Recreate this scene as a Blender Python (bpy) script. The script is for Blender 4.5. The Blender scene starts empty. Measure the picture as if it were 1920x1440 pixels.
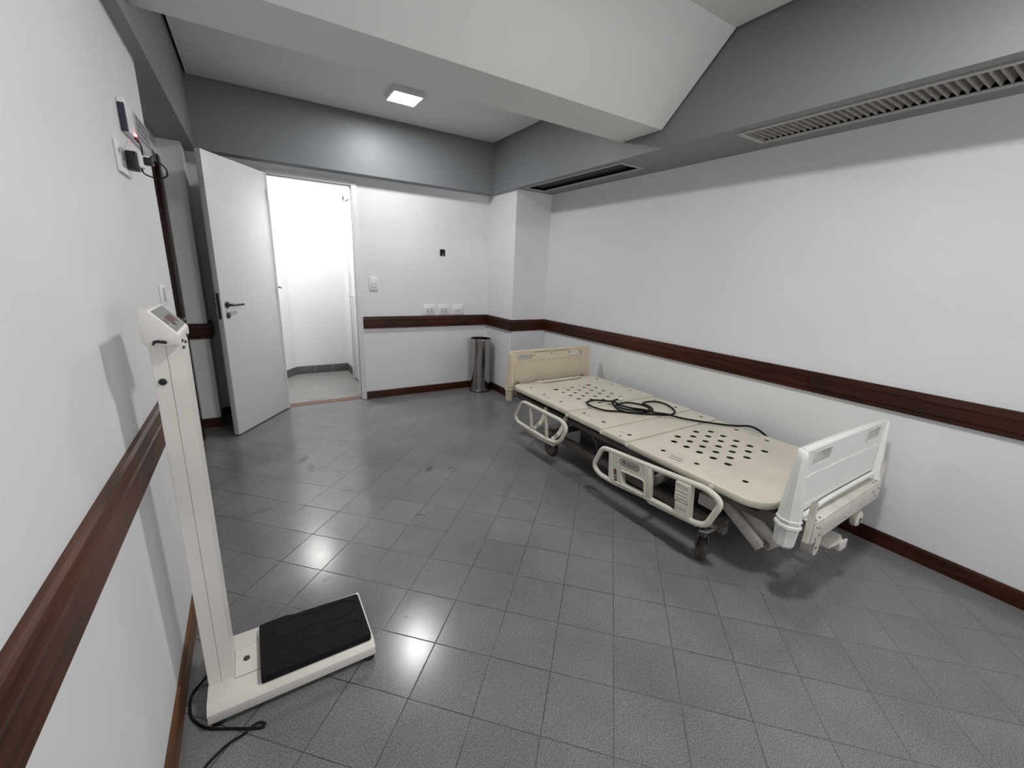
import bpy, bmesh, math, random
from mathutils import Vector, Matrix
random.seed(7)
PI = math.pi
sc = bpy.context.scene
COL = sc.collection

# ------------------------------------------------------------------ helpers
def new(): return bmesh.new()

def box(bm, x0, x1, y0, y1, z0, z1, bev=0.0, seg=2):
    r = bmesh.ops.create_cube(bm, size=1.0)
    vs = r['verts']
    for v in vs:
        v.co = Vector(((x0+x1)/2 + v.co.x*(x1-x0), (y0+y1)/2 + v.co.y*(y1-y0), (z0+z1)/2 + v.co.z*(z1-z0)))
    if bev:
        es = list({e for v in vs for e in v.link_edges})
        bmesh.ops.bevel(bm, geom=es, offset=bev, segments=seg, affect='EDGES', profile=0.5, clamp_overlap=True)
    return vs

def axpt(axis, a, b, c):
    """axis coordinate c, the two others a, b in order"""
    return {'x': (c, a, b), 'y': (a, c, b), 'z': (a, b, c)}[axis]

def prism(bm, pts, axis, a0, a1, bev=0.0):
    lo = [bm.verts.new(axpt(axis, p[0], p[1], a0)) for p in pts]
    hi = [bm.verts.new(axpt(axis, p[0], p[1], a1)) for p in pts]
    n = len(pts)
    fs = [bm.faces.new(lo), bm.faces.new(list(reversed(hi)))]
    for i in range(n):
        j = (i+1) % n
        fs.append(bm.faces.new((lo[j], lo[i], hi[i], hi[j])))
    bmesh.ops.recalc_face_normals(bm, faces=fs)
    if bev:
        es = list({e for f in fs for e in f.edges})
        bmesh.ops.bevel(bm, geom=es, offset=bev, segments=2, affect='EDGES', profile=0.5, clamp_overlap=True)

def plate(bm, outer, holes, axis, a0, a1):
    """flat sheet with through holes"""
    edges = []
    for loop in [outer] + holes:
        vs = [bm.verts.new(axpt(axis, p[0], p[1], a1)) for p in loop]
        for i in range(len(vs)):
            edges.append(bm.edges.new((vs[i], vs[(i+1) % len(vs)])))
    r = bmesh.ops.triangle_fill(bm, edges=edges, use_beauty=True, use_dissolve=False)
    fs = [g for g in r['geom'] if isinstance(g, bmesh.types.BMFace)]
    ex = bmesh.ops.extrude_face_region(bm, geom=fs)
    d = Vector(axpt(axis, 0, 0, a0-a1))
    vs = [g for g in ex['geom'] if isinstance(g, bmesh.types.BMVert)]
    for v in vs: v.co += d
    allf = list({f for v in vs for f in v.link_faces} | {f for f in fs if f.is_valid})
    bmesh.ops.recalc_face_normals(bm, faces=bm.faces[:])

def spline(pts, per=6, closed=False):
    P = [Vector(p) for p in pts]; n = len(P); out = []
    rng = n if closed else n-1
    for i in range(rng):
        p1, p2 = P[i], P[(i+1) % n]
        p0 = P[(i-1) % n] if (closed or i > 0) else p1*2-p2
        p3 = P[(i+2) % n] if (closed or i+2 < n) else p2*2-p1
        for k in range(per):
            t = k/per
            out.append(0.5*((2*p1)+(p2-p0)*t+(2*p0-5*p1+4*p2-p3)*t*t+(3*p1-p0-3*p2+p3)*t**3))
    if not closed: out.append(P[-1])
    return out

def rounded(pts, r, closed=True, n=5):
    """round the corners of a polyline in space"""
    P = [Vector(p) for p in pts]; m = len(P); out = []
    rr = r if isinstance(r, (list, tuple)) else [r]*m
    for i in range(m):
        if not closed and i in (0, m-1):
            out.append(P[i]); continue
        a, b, c = P[i-1], P[i], P[(i+1) % m]
        u = (a-b); w = (c-b)
        k = min(rr[i], u.length*0.48, w.length*0.48)
        s, e = b+u.normalized()*k, b+w.normalized()*k
        for q in range(n+1):
            t = q/n
            out.append(s*(1-t)**2 + b*2*t*(1-t) + e*t*t)
    return out

def tube(bm, pts, r, closed=False, seg=10, flat=None, cap=True):
    """sweep a circle (or ellipse: flat=(axis Vector, ratio)) along a polyline"""
    P = [Vector(p) for p in pts]; n = len(P); rings = []
    up = None
    for i in range(n):
        if closed: t = (P[(i+1) % n]-P[i-1])
        else: t = P[min(i+1, n-1)]-P[max(i-1, 0)]
        t = t.normalized()
        if up is None:
            up = Vector((0, 0, 1)) if abs(t.z) < 0.9 else Vector((1, 0, 0))
        up = (up - t*up.dot(t)).normalized()
        side = t.cross(up)
        R = r[i] if isinstance(r, (list, tuple)) else r
        ring = []
        for k in range(seg):
            a = 2*PI*k/seg
            o = up*math.cos(a)*R + side*math.sin(a)*R
            if flat: o = o + flat[0]*(o.dot(flat[0])*(flat[1]-1))
            ring.append(bm.verts.new(P[i]+o))
        rings.append(ring)
    m = n if closed else n-1
    for i in range(m):
        A, B = rings[i], rings[(i+1) % n]
        for k in range(seg):
            bm.faces.new((A[k], A[(k+1) % seg], B[(k+1) % seg], B[k]))
    if not closed and cap:
        bm.faces.new(list(reversed(rings[0]))); bm.faces.new(rings[-1])
    bmesh.ops.recalc_face_normals(bm, faces=bm.faces[:])

def lathe(bm, prof, origin, axis=(0, 0, 1), seg=32):
    """prof: list of (radius, height along axis)"""
    ax = Vector(axis).normalized()
    u = ax.orthogonal().normalized(); w = ax.cross(u)
    O = Vector(origin); rings = []
    for r, h in prof:
        if r < 1e-6: rings.append([bm.verts.new(O+ax*h)])
        else: rings.append([bm.verts.new(O+ax*h+(u*math.cos(2*PI*k/seg)+w*math.sin(2*PI*k/seg))*r) for k in range(seg)])
    for A, B in zip(rings, rings[1:]):
        for k in range(seg):
            j = (k+1) % seg
            if len(A) == 1 and len(B) == 1: continue
            if len(A) == 1: bm.faces.new((A[0], B[k], B[j]))
            elif len(B) == 1: bm.faces.new((A[k], B[0], A[j]))
            else: bm.faces.new((A[k], B[k], B[j], A[j]))
    bmesh.ops.recalc_face_normals(bm, faces=bm.faces[:])

def loft(bm, rings, cap=True):
    R = [[bm.verts.new(p) for p in ring] for ring in rings]
    n = len(R[0])
    for A, B in zip(R, R[1:]):
        for k in range(n):
            bm.faces.new((A[k], A[(k+1) % n], B[(k+1) % n], B[k]))
    if cap:
        bm.faces.new(list(reversed(R[0]))); bm.faces.new(R[-1])
    bmesh.ops.recalc_face_normals(bm, faces=bm.faces[:])

def bar(bm, p, q, w, h, bev=0.003, roll=(1, 0, 0)):
    """rectangular bar from p to q; w along roll, h across"""
    p, q = Vector(p), Vector(q); t = (q-p).normalized()
    s = Vector(roll); s = (s-t*s.dot(t)).normalized(); o = t.cross(s)
    c = [(-1, -1), (1, -1), (1, 1), (-1, 1)]
    rings = [[P+s*(a*w/2)+o*(b*h/2) for a, b in c] for P in (p, q)]
    b2 = new(); loft(b2, rings)
    if bev: bmesh.ops.bevel(b2, geom=b2.edges[:], offset=bev, segments=2, affect='EDGES', profile=0.5)
    me = bpy.data.meshes.new('tmp'); b2.to_mesh(me); b2.free(); bm.from_mesh(me); bpy.data.meshes.remove(me)

def circ(cx, cy, r, n=16, ry=None):
    ry = r if ry is None else ry
    return [(cx+r*math.cos(2*PI*k/n), cy+ry*math.sin(2*PI*k/n)) for k in range(n)]

def rrect(x0, x1, y0, y1, r, n=5):
    out = []
    for cx, cy, a in ((x1-r, y1-r, 0), (x0+r, y1-r, 90), (x0+r, y0+r, 180), (x1-r, y0+r, 270)):
        for k in range(n+1):
            t = math.radians(a+90*k/n); out.append((cx+r*math.cos(t), cy+r*math.sin(t)))
    return out

def origin_of(o):
    v = Vector((0, 0, 0))
    while o is not None:
        v += o.location; o = o.parent
    return v

def obj(name, bm, m, parent=None, smooth=35.0, loc=None):
    th = math.radians(smooth)
    for e in bm.edges:
        e.smooth = len(e.link_faces) == 2 and e.calc_face_angle(0) < th
    for f in bm.faces: f.smooth = True
    me = bpy.data.meshes.new(name)
    off = origin_of(parent) if parent is not None else (Vector(loc) if loc else Vector((0, 0, 0)))
    bmesh.ops.translate(bm, verts=bm.verts[:], vec=-off)
    bm.to_mesh(me); bm.free()
    for x in (m if isinstance(m, (list, tuple)) else [m]): me.materials.append(x)
    o = bpy.data.objects.new(name, me)
    if parent is not None: o.parent = parent
    else: o.location = off
    COL.objects.link(o)
    return o

def tag(o, label, cat, group=None, kind=None):
    o['label'] = label; o['category'] = cat
    if group: o['group'] = group
    if kind: o['kind'] = kind
    return o

def thing(name, label, cat, loc, group=None, kind=None):
    o = bpy.data.objects.new(name, None); o.empty_display_size = 0.1
    COL.objects.link(o); o.location = loc
    return tag(o, label, cat, group, kind)

def struct(name, bm, m, label=None, cat=None, smooth=35.0):
    o = obj(name, bm, m, None, smooth); o['kind'] = 'structure'
    if label: o['label'] = label
    if cat: o['category'] = cat
    return o

def text_mesh(name, txt, size, m, parent, mat4, extrude=0.0004):
    cu = bpy.data.curves.new('lettering', 'FONT'); cu.body = txt; cu.size = size; cu.extrude = extrude
    cu.align_x = 'CENTER'; cu.align_y = 'CENTER'
    t = bpy.data.objects.new('lettering_curve', cu); COL.objects.link(t)
    dg = bpy.context.evaluated_depsgraph_get()
    me = bpy.data.meshes.new_from_object(t.evaluated_get(dg))
    bpy.data.objects.remove(t); bpy.data.curves.remove(cu)
    me.transform(Matrix.Translation(-origin_of(parent)) @ mat4)
    me.materials.clear(); me.materials.append(m); me.name = name
    o = bpy.data.objects.new(name, me); o.parent = parent; COL.objects.link(o)
    return o

# ------------------------------------------------------------------ materials
def mat(name, col, rough=0.5, metal=0.0, spec=0.5, bump=0.0, bscale=60.0, var=0.0, vscale=8.0, coat=0.0):
    m = bpy.data.materials.new(name); m.use_nodes = True
    nt = m.node_tree; N = nt.nodes; L = nt.links
    p = N['Principled BSDF']
    p.inputs['Base Color'].default_value = (*col, 1); p.inputs['Roughness'].default_value = rough
    p.inputs['Metallic'].default_value = metal; p.inputs['Specular IOR Level'].default_value = spec
    p.inputs['Coat Weight'].default_value = coat
    tc = N.new('ShaderNodeTexCoord')
    if var:
        n = N.new('ShaderNodeTexNoise'); n.inputs['Scale'].default_value = vscale; n.inputs['Detail'].default_value = 5
        L.new(tc.outputs['Object'], n.inputs['Vector'])
        r = N.new('ShaderNodeMapRange'); r.inputs[1].default_value = 0.3; r.inputs[2].default_value = 0.7
        r.inputs[3].default_value = 1-var; r.inputs[4].default_value = 1+var*0.5
        L.new(n.outputs['Fac'], r.inputs[0])
        mx = N.new('ShaderNodeMix'); mx.data_type = 'RGBA'; mx.blend_type = 'MULTIPLY'; mx.inputs['Factor'].default_value = 1
        mx.inputs['A'].default_value = (*col, 1); L.new(r.outputs[0], mx.inputs['B'])
        L.new(mx.outputs['Result'], p.inputs['Base Color'])
    if bump:
        n2 = N.new('ShaderNodeTexNoise'); n2.inputs['Scale'].default_value = bscale; n2.inputs['Detail'].default_value = 4
        L.new(tc.outputs['Object'], n2.inputs['Vector'])
        b = N.new('ShaderNodeBump'); b.inputs['Strength'].default_value = bump; b.inputs['Distance'].default_value = 0.002
        L.new(n2.outputs['Fac'], b.inputs['Height']); L.new(b.outputs['Normal'], p.inputs['Normal'])
    return m

def emit(name, col, strength):
    m = bpy.data.materials.new(name); m.use_nodes = True
    p = m.node_tree.nodes['Principled BSDF']
    p.inputs['Base Color'].default_value = (0.8, 0.8, 0.8, 1)
    p.inputs['Emission Color'].default_value = (*col, 1); p.inputs['Emission Strength'].default_value = strength
    return m

def wood(name, dark, light, axis='Y', rough=0.3, coat=0.25):
    m = bpy.data.materials.new(name); m.use_nodes = True
    nt = m.node_tree; N = nt.nodes; L = nt.links; p = N['Principled BSDF']
    tc = N.new('ShaderNodeTexCoord'); mp = N.new('ShaderNodeMapping')
    s = {'Y': (60, 2.2, 60), 'X': (2.2, 60, 60), 'Z': (60, 60, 2.2)}[axis]
    mp.inputs['Scale'].default_value = s; L.new(tc.outputs['Object'], mp.inputs['Vector'])
    n = N.new('ShaderNodeTexNoise'); n.inputs['Scale'].default_value = 1.3; n.inputs['Detail'].default_value = 6; n.inputs['Distortion'].default_value = 0.6
    L.new(mp.outputs[0], n.inputs['Vector'])
    n3 = N.new('ShaderNodeTexNoise'); n3.inputs['Scale'].default_value = 1.6; L.new(tc.outputs['Object'], n3.inputs['Vector'])
    ad = N.new('ShaderNodeMath'); ad.operation = 'ADD'; L.new(n.outputs['Fac'], ad.inputs[0])
    ml = N.new('ShaderNodeMath'); ml.operation = 'MULTIPLY_ADD'; ml.inputs[1].default_value = 0.7; ml.inputs[2].default_value = -0.35
    L.new(n3.outputs['Fac'], ml.inputs[0]); L.new(ml.outputs[0], ad.inputs[1])
    cr = N.new('ShaderNodeValToRGB'); cr.color_ramp.elements[0].position = 0.3; cr.color_ramp.elements[1].position = 0.72
    cr.color_ramp.elements[0].color = (*dark, 1); cr.color_ramp.elements[1].color = (*light, 1)
    L.new(ad.outputs[0], cr.inputs[0]); L.new(cr.outputs[0], p.inputs['Base Color'])
    p.inputs['Specular IOR Level'].default_value = 0.3; p.inputs['Roughness'].default_value = rough; p.inputs['Coat Weight'].default_value = coat; p.inputs['Coat Roughness'].default_value = 0.25
    b = N.new('ShaderNodeBump'); b.inputs['Strength'].default_value = 0.12; b.inputs['Distance'].default_value = 0.001
    L.new(n.outputs['Fac'], b.inputs['Height']); L.new(b.outputs['Normal'], p.inputs['Normal'])
    return m

def tile_floor():
    m = bpy.data.materials.new('diagonal_grey_tiles'); m.use_nodes = True
    nt = m.node_tree; N = nt.nodes; L = nt.links; p = N['Principled BSDF']
    def node(t, **kw):
        n = N.new(t)
        for k, v in kw.items(): setattr(n, k, v)
        return n
    def math_(op, a, b=None, c=None):
        n = node('ShaderNodeMath', operation=op)
        for i, v in enumerate((a, b, c)):
            if v is None: continue
            if isinstance(v, (int, float)): n.inputs[i].default_value = v
            else: L.new(v, n.inputs[i])
        return n.outputs[0]
    def noise(scale, detail=4, vec=None, rough=0.5):
        n = node('ShaderNodeTexNoise'); n.inputs['Scale'].default_value = scale; n.inputs['Detail'].default_value = detail
        n.inputs['Roughness'].default_value = rough
        L.new(vec if vec is not None else P, n.inputs['Vector']); return n.outputs['Fac']
    def ramp(v, a, b, lo, hi):
        n = node('ShaderNodeMapRange'); L.new(v, n.inputs[0])
        for i, x in enumerate((a, b, lo, hi)): n.inputs[i+1].default_value = x
        return n.outputs[0]
    tc = node('ShaderNodeTexCoord'); P = tc.outputs['Object']
    sp = node('ShaderNodeSeparateXYZ'); L.new(P, sp.inputs[0])
    X, Y = sp.outputs[0], sp.outputs[1]
    step = 0.3073
    wob = math_('MULTIPLY_ADD', noise(7), 0.006, -0.003)
    u = math_('DIVIDE', math_('ADD', math_('SUBTRACT', math_('ADD', X, Y), 1.938), wob), step)
    v = math_('DIVIDE', math_('ADD', math_('SUBTRACT', math_('SUBTRACT', Y, X), 1.642), wob), step)
    fu, fv = math_('FRACT', u), math_('FRACT', v)
    du = math_('MINIMUM', fu, math_('SUBTRACT', 1.0, fu)); dv = math_('MINIMUM', fv, math_('SUBTRACT', 1.0, fv))
    iu, iv = math_('FLOOR', u), math_('FLOOR', v)
    cid = node('ShaderNodeCombineXYZ'); L.new(iu, cid.inputs[0]); L.new(iv, cid.inputs[1])
    wn = node('ShaderNodeTexWhiteNoise', noise_dimensions='2D'); L.new(cid.outputs[0], wn.inputs['Vector'])
    # joints: some are crisp and dark, others nearly closed
    pres = ramp(math_('ADD', math_('MULTIPLY_ADD', math_('MAXIMUM', math_('SUBTRACT', Y, 2.9), 0.0), 0.45, X), math_('MULTIPLY_ADD', noise(1.1, 3), 2.2, -1.1)), 0.5, 1.9, 1.0, 0.42)
    pres2 = ramp(noise(5.0, 3), 0.30, 0.55, 0.55, 1.0)
    w = 0.0115
    ju = ramp(du, w*0.45, w, 1.0, 0.0); jv = ramp(dv, w*0.45, w, 1.0, 0.0)
    joint = math_('MULTIPLY', math_('MAXIMUM', ju, jv), math_('MULTIPLY', pres, pres2))
    # granular speckle
    g = noise(330, 2, rough=0.8); g2 = noise(150, 3, rough=0.75)
    sp_ = math_('ADD', math_('MULTIPLY_ADD', ramp(g, 0.36, 0.64, 0, 1), 1.05, 0.475), math_('MULTIPLY_ADD', ramp(g2, 0.36, 0.64, 0, 1), 0.34, -0.17))
    tv = math_('MULTIPLY_ADD', wn.outputs['Value'], 0.10, 0.95)
    st = ramp(noise(2.6, 6, rough=0.65), 0.32, 0.68, 0.86, 1.1)
    # scuffs and old marks, each with a place and outline of its own
    dist_ = math_('MULTIPLY_ADD', noise(16, 5, rough=0.7), 1.0, -0.5)
    marks = None
    for mx_, my_, rx_, ry_, ang, amt in STAINS:
        ca, sa = math.cos(ang), math.sin(ang)
        dx_ = math_('SUBTRACT', X, mx_); dy_ = math_('SUBTRACT', Y, my_)
        ux = math_('DIVIDE', math_('ADD', math_('MULTIPLY', dx_, ca), math_('MULTIPLY', dy_, sa)), rx_)
        uy = math_('DIVIDE', math_('SUBTRACT', math_('MULTIPLY', dy_, ca), math_('MULTIPLY', dx_, sa)), ry_)
        rr = math_('ADD', math_('SQRT', math_('ADD', math_('MULTIPLY', ux, ux), math_('MULTIPLY', uy, uy))), math_('MULTIPLY', dist_, 1.6))
        k_ = ramp(rr, 0.75, 1.0, amt, 0.0)
        marks = k_ if marks is None else math_('MAXIMUM', marks, k_)
    sc1 = ramp(noise(9, 7, rough=0.7), 0.66, 0.74, 0.0, 0.42)
    f = math_('MULTIPLY', math_('MULTIPLY', sp_, tv), st)
    f = math_('MULTIPLY', f, math_('SUBTRACT', 1.0, math_('MAXIMUM', sc1, marks)))
    f = math_('MULTIPLY', f, math_('SUBTRACT', 1.0, math_('MULTIPLY', joint, 0.82)))
    mx = node('ShaderNodeMix', data_type='RGBA', blend_type='MULTIPLY'); mx.inputs['Factor'].default_value = 1
    mx.inputs['A'].default_value = (FLOOR_COL[0], FLOOR_COL[1], FLOOR_COL[2], 1)
    L.new(f, mx.inputs['B']); L.new(mx.outputs['Result'], p.inputs['Base Color'])
    ro = math_('ADD', ramp(noise(3.4, 5), 0.3, 0.7, 0.135, 0.205), math_('ADD', math_('MULTIPLY', joint, 0.35), math_('MULTIPLY', ramp(g, 0.3, 0.7, 0, 1), 0.06)))
    L.new(ro, p.inputs['Roughness'])
    p.inputs['Specular IOR Level'].default_value = 0.62
    h = math_('SUBTRACT', 1.0, joint)
    b = node('ShaderNodeBump'); b.inputs['Strength'].default_value = 0.22; b.inputs['Distance'].default_value = 0.0012
    L.new(h, b.inputs['Height'])
    # every tile lies a hair out of level
    off = node('ShaderNodeVectorMath', operation='MULTIPLY_ADD')
    L.new(wn.outputs['Color'], off.inputs[0]); off.inputs[1].default_value = (0.012, 0.012, 0); off.inputs[2].default_value = (-0.006, -0.006, 0)
    ad = node('ShaderNodeVectorMath', operation='ADD'); L.new(b.outputs['Normal'], ad.inputs[0]); L.new(off.outputs[0], ad.inputs[1])
    nm = node('ShaderNodeVectorMath', operation='NORMALIZE'); L.new(ad.outputs[0], nm.inputs[0])
    L.new(nm.outputs[0], p.inputs['Normal'])
    return m

FLOOR_COL = (0.190, 0.185, 0.188)
STAINS = [(0.20, 3.05, .075, .030, 1.0, .5), (0.235, 2.90, .075, .022, 1.5, .42), (0.94, 2.515, .050, .022, .8, .5), (1.075, 2.46, .03, .012, .3, .4), (0.165, 1.72, .03, .015, .5, .4), (0.40, 1.345, .008, .008, 0, .8), (-0.06, 2.45, .05, .02, .2, .25), (0.70, 2.0, .035, .01, -.7, .4)]
M = {}
M['floor'] = tile_floor()
M['floor2'] = mat('pale_corridor_floor', (0.27, 0.265, 0.255), 0.35, var=0.14, vscale=9, bump=0.04, bscale=200)
M['wall'] = mat('white_wall_paint', (0.795, 0.80, 0.805), 0.55, bump=0.10, bscale=220, var=0.03, vscale=2.5)
M['ceil'] = mat('white_ceiling_paint', (0.74, 0.728, 0.71), 0.7, bump=0.05, bscale=160)
M['soffit'] = mat('grey_soffit_paint', (0.218, 0.228, 0.237), 0.45, bump=0.05, bscale=200)
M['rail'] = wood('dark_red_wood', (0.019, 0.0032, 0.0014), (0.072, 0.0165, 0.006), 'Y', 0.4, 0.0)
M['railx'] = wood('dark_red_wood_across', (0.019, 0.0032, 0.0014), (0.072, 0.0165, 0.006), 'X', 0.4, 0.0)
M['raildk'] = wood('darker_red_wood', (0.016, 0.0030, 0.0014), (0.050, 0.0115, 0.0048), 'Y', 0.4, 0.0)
M['raillt'] = wood('lit_side_red_wood', (0.030, 0.0080, 0.0036), (0.105, 0.034, 0.014), 'Y', 0.4, 0.0)  # lamp-lit tone of the left handrail put into the wood colour
M['baselt'] = wood('sheen_lit_skirting', (0.075, 0.030, 0.013), (0.19, 0.088, 0.042), 'Y', 0.4, 0.0)  # sheen on the left skirting put into a lighter wood colour
M['doorwood'] = wood('dark_door_wood', (0.016, 0.006, 0.004), (0.04, 0.014, 0.008), 'Z')
M['doorpaint'] = mat('white_door_paint', (0.77, 0.77, 0.78), 0.4, bump=0.03, bscale=120)
M['rebate_shade'] = mat('dark_rebate_shade', (0.06, 0.06, 0.06), 0.7)  # shade of the door rebate put into the colour of its strips
M['threshold'] = mat('worn_red_threshold', (0.16, 0.085, 0.065), 0.5, var=0.2, vscale=20)
M['skirt'] = mat('grey_tile_skirting', (0.115, 0.118, 0.122), 0.35, bump=0.05, var=0.08)
M['grout'] = mat('dark_grout', (0.03, 0.03, 0.03), 0.8)
M['cream'] = mat('cream_bed_enamel', (0.72, 0.67, 0.555), 0.38, var=0.10, vscale=5, bump=0.03, bscale=90)
M['creamrail'] = mat('cream_rail_plastic', (0.70, 0.665, 0.575), 0.38, var=0.07, vscale=9)
M['beige'] = mat('beige_headboard_plastic', (0.655, 0.555, 0.425), 0.42, var=0.06, vscale=6)  # warmer, darker base colour than the footboard
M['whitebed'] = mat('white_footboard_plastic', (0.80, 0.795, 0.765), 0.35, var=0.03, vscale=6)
M['frame'] = mat('worn_cream_frame', (0.66, 0.62, 0.56), 0.45, var=0.16, vscale=14)
M['framedk'] = mat('shaded_frame_metal', (0.15, 0.13, 0.112), 0.55, var=0.3, vscale=16)  # shade under the bed put into the frame colour
M['label'] = mat('grey_badge', (0.36, 0.33, 0.30), 0.4)
M['badgedk'] = mat('dark_badge_ink', (0.05, 0.045, 0.04), 0.5)
M['red'] = mat('red_button', (0.28, 0.05, 0.045), 0.4)
M['black'] = mat('black_plastic', (0.012, 0.012, 0.013), 0.4)
M['hole'] = mat('hole_dark', (0.006, 0.006, 0.006), 0.8)
M['cord'] = mat('black_cord_rubber', (0.007, 0.0065, 0.0065), 0.55, spec=0.2)
M['rubber'] = mat('black_mat_rubber', (0.011, 0.0105, 0.0105), 0.75, spec=0.18, bump=0.25, bscale=300, var=0.2, vscale=20)
M['tyre'] = mat('grimy_caster_tyre', (0.045, 0.036, 0.030), 0.6, var=0.3, vscale=30)
M['hub'] = mat('worn_caster_hub', (0.17, 0.13, 0.10), 0.55, var=0.4, vscale=40)
M['chrome'] = mat('chrome', (0.62, 0.62, 0.62), 0.18, metal=1.0)
M['darkmetal'] = mat('dark_handle_metal', (0.13, 0.125, 0.12), 0.32, metal=1.0)
M['steel'] = mat('brushed_steel', (0.42, 0.40, 0.385), 0.15, metal=1.0, bump=0.06, bscale=40)
M['steelin'] = mat('dark_bin_inside', (0.03, 0.03, 0.03), 0.5)
M['scale'] = mat('off_white_scale_enamel', (0.78, 0.745, 0.69), 0.4, var=0.06, vscale=7)
M['scalehead'] = mat('pale_scale_head', (0.745, 0.715, 0.69), 0.4, var=0.03, vscale=7)
M['panel'] = mat('grey_green_display_panel', (0.27, 0.28, 0.24), 0.6, spec=0.15, var=0.15, vscale=60)
M['lcd'] = mat('dull_red_display', (0.13, 0.06, 0.075), 0.6, spec=0.15)
M['plate'] = mat('white_switch_plastic', (0.82, 0.82, 0.82), 0.35)
M['platein'] = mat('grey_switch_insert', (0.42, 0.42, 0.42), 0.4)
M['slot'] = mat('dark_socket_slot', (0.05, 0.05, 0.05), 0.5)
M['keypad'] = mat('grey_keypad', (0.36, 0.38, 0.37), 0.45)
M['keypadbtn'] = mat('dark_keypad_button', (0.17, 0.18, 0.18), 0.5)
M['navy'] = mat('dark_navy_plastic', (0.03, 0.032, 0.055), 0.4)
M['led'] = emit('red_led', (1.0, 0.05, 0.06), 18.0)
M['vent'] = mat('grey_vent_paint', (0.46, 0.455, 0.43), 0.5)
M['slat'] = mat('dusty_vent_slat', (0.30, 0.275, 0.24), 0.6, var=0.2, vscale=30)
M['ventin'] = mat('dark_duct', (0.035, 0.035, 0.032), 0.8)
M['diff'] = emit('lamp_diffuser', (1.0, 0.99, 0.98), 6.0)
M['pane'] = emit('daylit_pane', (0.95, 0.98, 1.0), 1.5)
M['lampbody'] = mat('white_lamp_body', (0.8, 0.8, 0.8), 0.4)

# ------------------------------------------------------------------ room
XL, XR, YB, YP, XP = -0.3146, 2.777, 4.317, 3.757, 2.347
XRC, YPL, XPL, YE = -0.45, 4.044, -0.309, 2.584
ZS, ZC, XBF, YBF = 2.1455, 2.628, 2.310, 4.189
YF = -2.2
DX0, DX1, DZ = 0.205, 0.905, 2.072                 # door opening in the far wall
CX1, CY1, CZ = 1.02, 5.70, 2.38                    # corridor

bm = new(); box(bm, -0.75, 3.0, YF-0.1, 4.40, -0.1, 0.0); struct('floor', bm, M['floor'])
bm = new(); box(bm, -0.75, 3.0, 4.40, 5.9, -0.1, 0.0); struct('floor_corridor', bm, M['floor2'])
bm = new(); box(bm, -0.75, XL, YF, YE, 0, 2.75); struct('wall_left', bm, M['wall'])
bm = new(); box(bm, -0.75, XRC, YE, 4.45, 0, 2.75); struct('wall_recess', bm, M['wall'])
bm = new(); box(bm, XRC, XPL, YPL, 4.45, 0, ZS+0.02); struct('wall_pilaster', bm, M['wall'])
bm = new()
box(bm, XPL, DX0, YB, 4.43, 0, 2.75); box(bm, DX1, XP, YB, 4.43, 0, 2.75); box(bm, DX0, DX1, YB, 4.43, DZ, 2.75)
struct('wall_back', bm, M['wall'])
bm = new(); box(bm, XP, 2.95, YP, 4.43, 0, 2.75); struct('wall_pillar', bm, M['wall'])
bm = new(); box(bm, XR, 2.95, YF, YP, 0, 2.75); struct('wall_right', bm, M['wall'])
WX0, WX1, WZ0, WZ1 = 1.40, 2.45, 0.75, 2.05
bm = new()
box(bm, -0.75, WX0, YF-0.12, YF, 0, 2.75); box(bm, WX1, 2.95, YF-0.12, YF, 0, 2.75); box(bm, WX0, WX1, YF-0.12, YF, 0, WZ0); box(bm, WX0, WX1, YF-0.12, YF, WZ1, 2.75)
struct('wall_front', bm, M['wall'])
win = thing('window_1', 'bright window in the wall behind the camera', 'window', ((WX0+WX1)/2, YF-0.05, WZ0), kind='structure')
bm = new()
plate(bm, [(WX0, WZ0), (WX1, WZ0), (WX1, WZ1), (WX0, WZ1)], [[(a+.04, WZ0+.04), (b-.04, WZ0+.04), (b-.04, WZ1-.04), (a+.04, WZ1-.04)] for a, b in ((WX0, (WX0+WX1)/2+.02), ((WX0+WX1)/2-.02, WX1))], 'y', YF-0.07, YF-0.02)
obj('window_frame', bm, M['lampbody'], win)
bm = new(); box(bm, WX0+.005, WX1-.005, YF-0.055, YF-0.045, WZ0+.005, WZ1-.005); obj('pane', bm, M['pane'], win)
GAP = 0.017
lb = lambda y: -0.295+0.0125*y
bm = new()
prism(bm, [(lb(YF)+GAP, YF), (XBF-GAP, YF), (XBF-GAP, YBF-GAP), (lb(YBF)+GAP, YBF-GAP)], 'z', ZC, ZC+0.05)
box(bm, -0.75, 2.95, YF, 4.43, ZC+0.08, ZC+0.14)
struct('ceiling', bm, M['ceil'])
# white beam with a splayed near side
bm = new(); prism(bm, [(2.0, 2.25), (2.338, 2.25), (2.338, ZC), (1.591, ZC)], 'x', lb(2.0)+0.003, XBF-0.012); struct('ceiling_beam', bm, M['ceil'])
# grey soffits
bm = new()
box(bm, XBF, XBF+0.02, YF, YB, ZS, ZC+0.08)
V1 = (2.372, 2.585, 2.404, 3.640); V2 = (2.400, 2.625, -0.30, 1.532)
plate(bm, [(XBF+0.02, YF), (XR, YF), (XR, YP), (XBF+0.02, YP)],
      [[(a, c), (b, c), (b, d), (a, d)] for a, b, c, d in (V1, V2)], 'z', ZS+0.018, ZS)
box(bm, XBF+0.02, XP+0.01, YP, YB, ZS, ZS+0.018)
struct('beam_right', bm, M['soffit'], smooth=10)
bm = new(); box(bm, -0.31, XBF, YBF, YB, ZS, ZC+0.08); struct('beam_back', bm, M['soffit'])
bm = new(); prism(bm, [(-0.74, YF), (lb(YF), YF), (lb(YBF), YBF), (-0.3089, YBF), (-0.74, YBF)], 'z', ZS+0.004, ZC+0.08); struct('beam_left', bm, M['soffit'])

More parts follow.
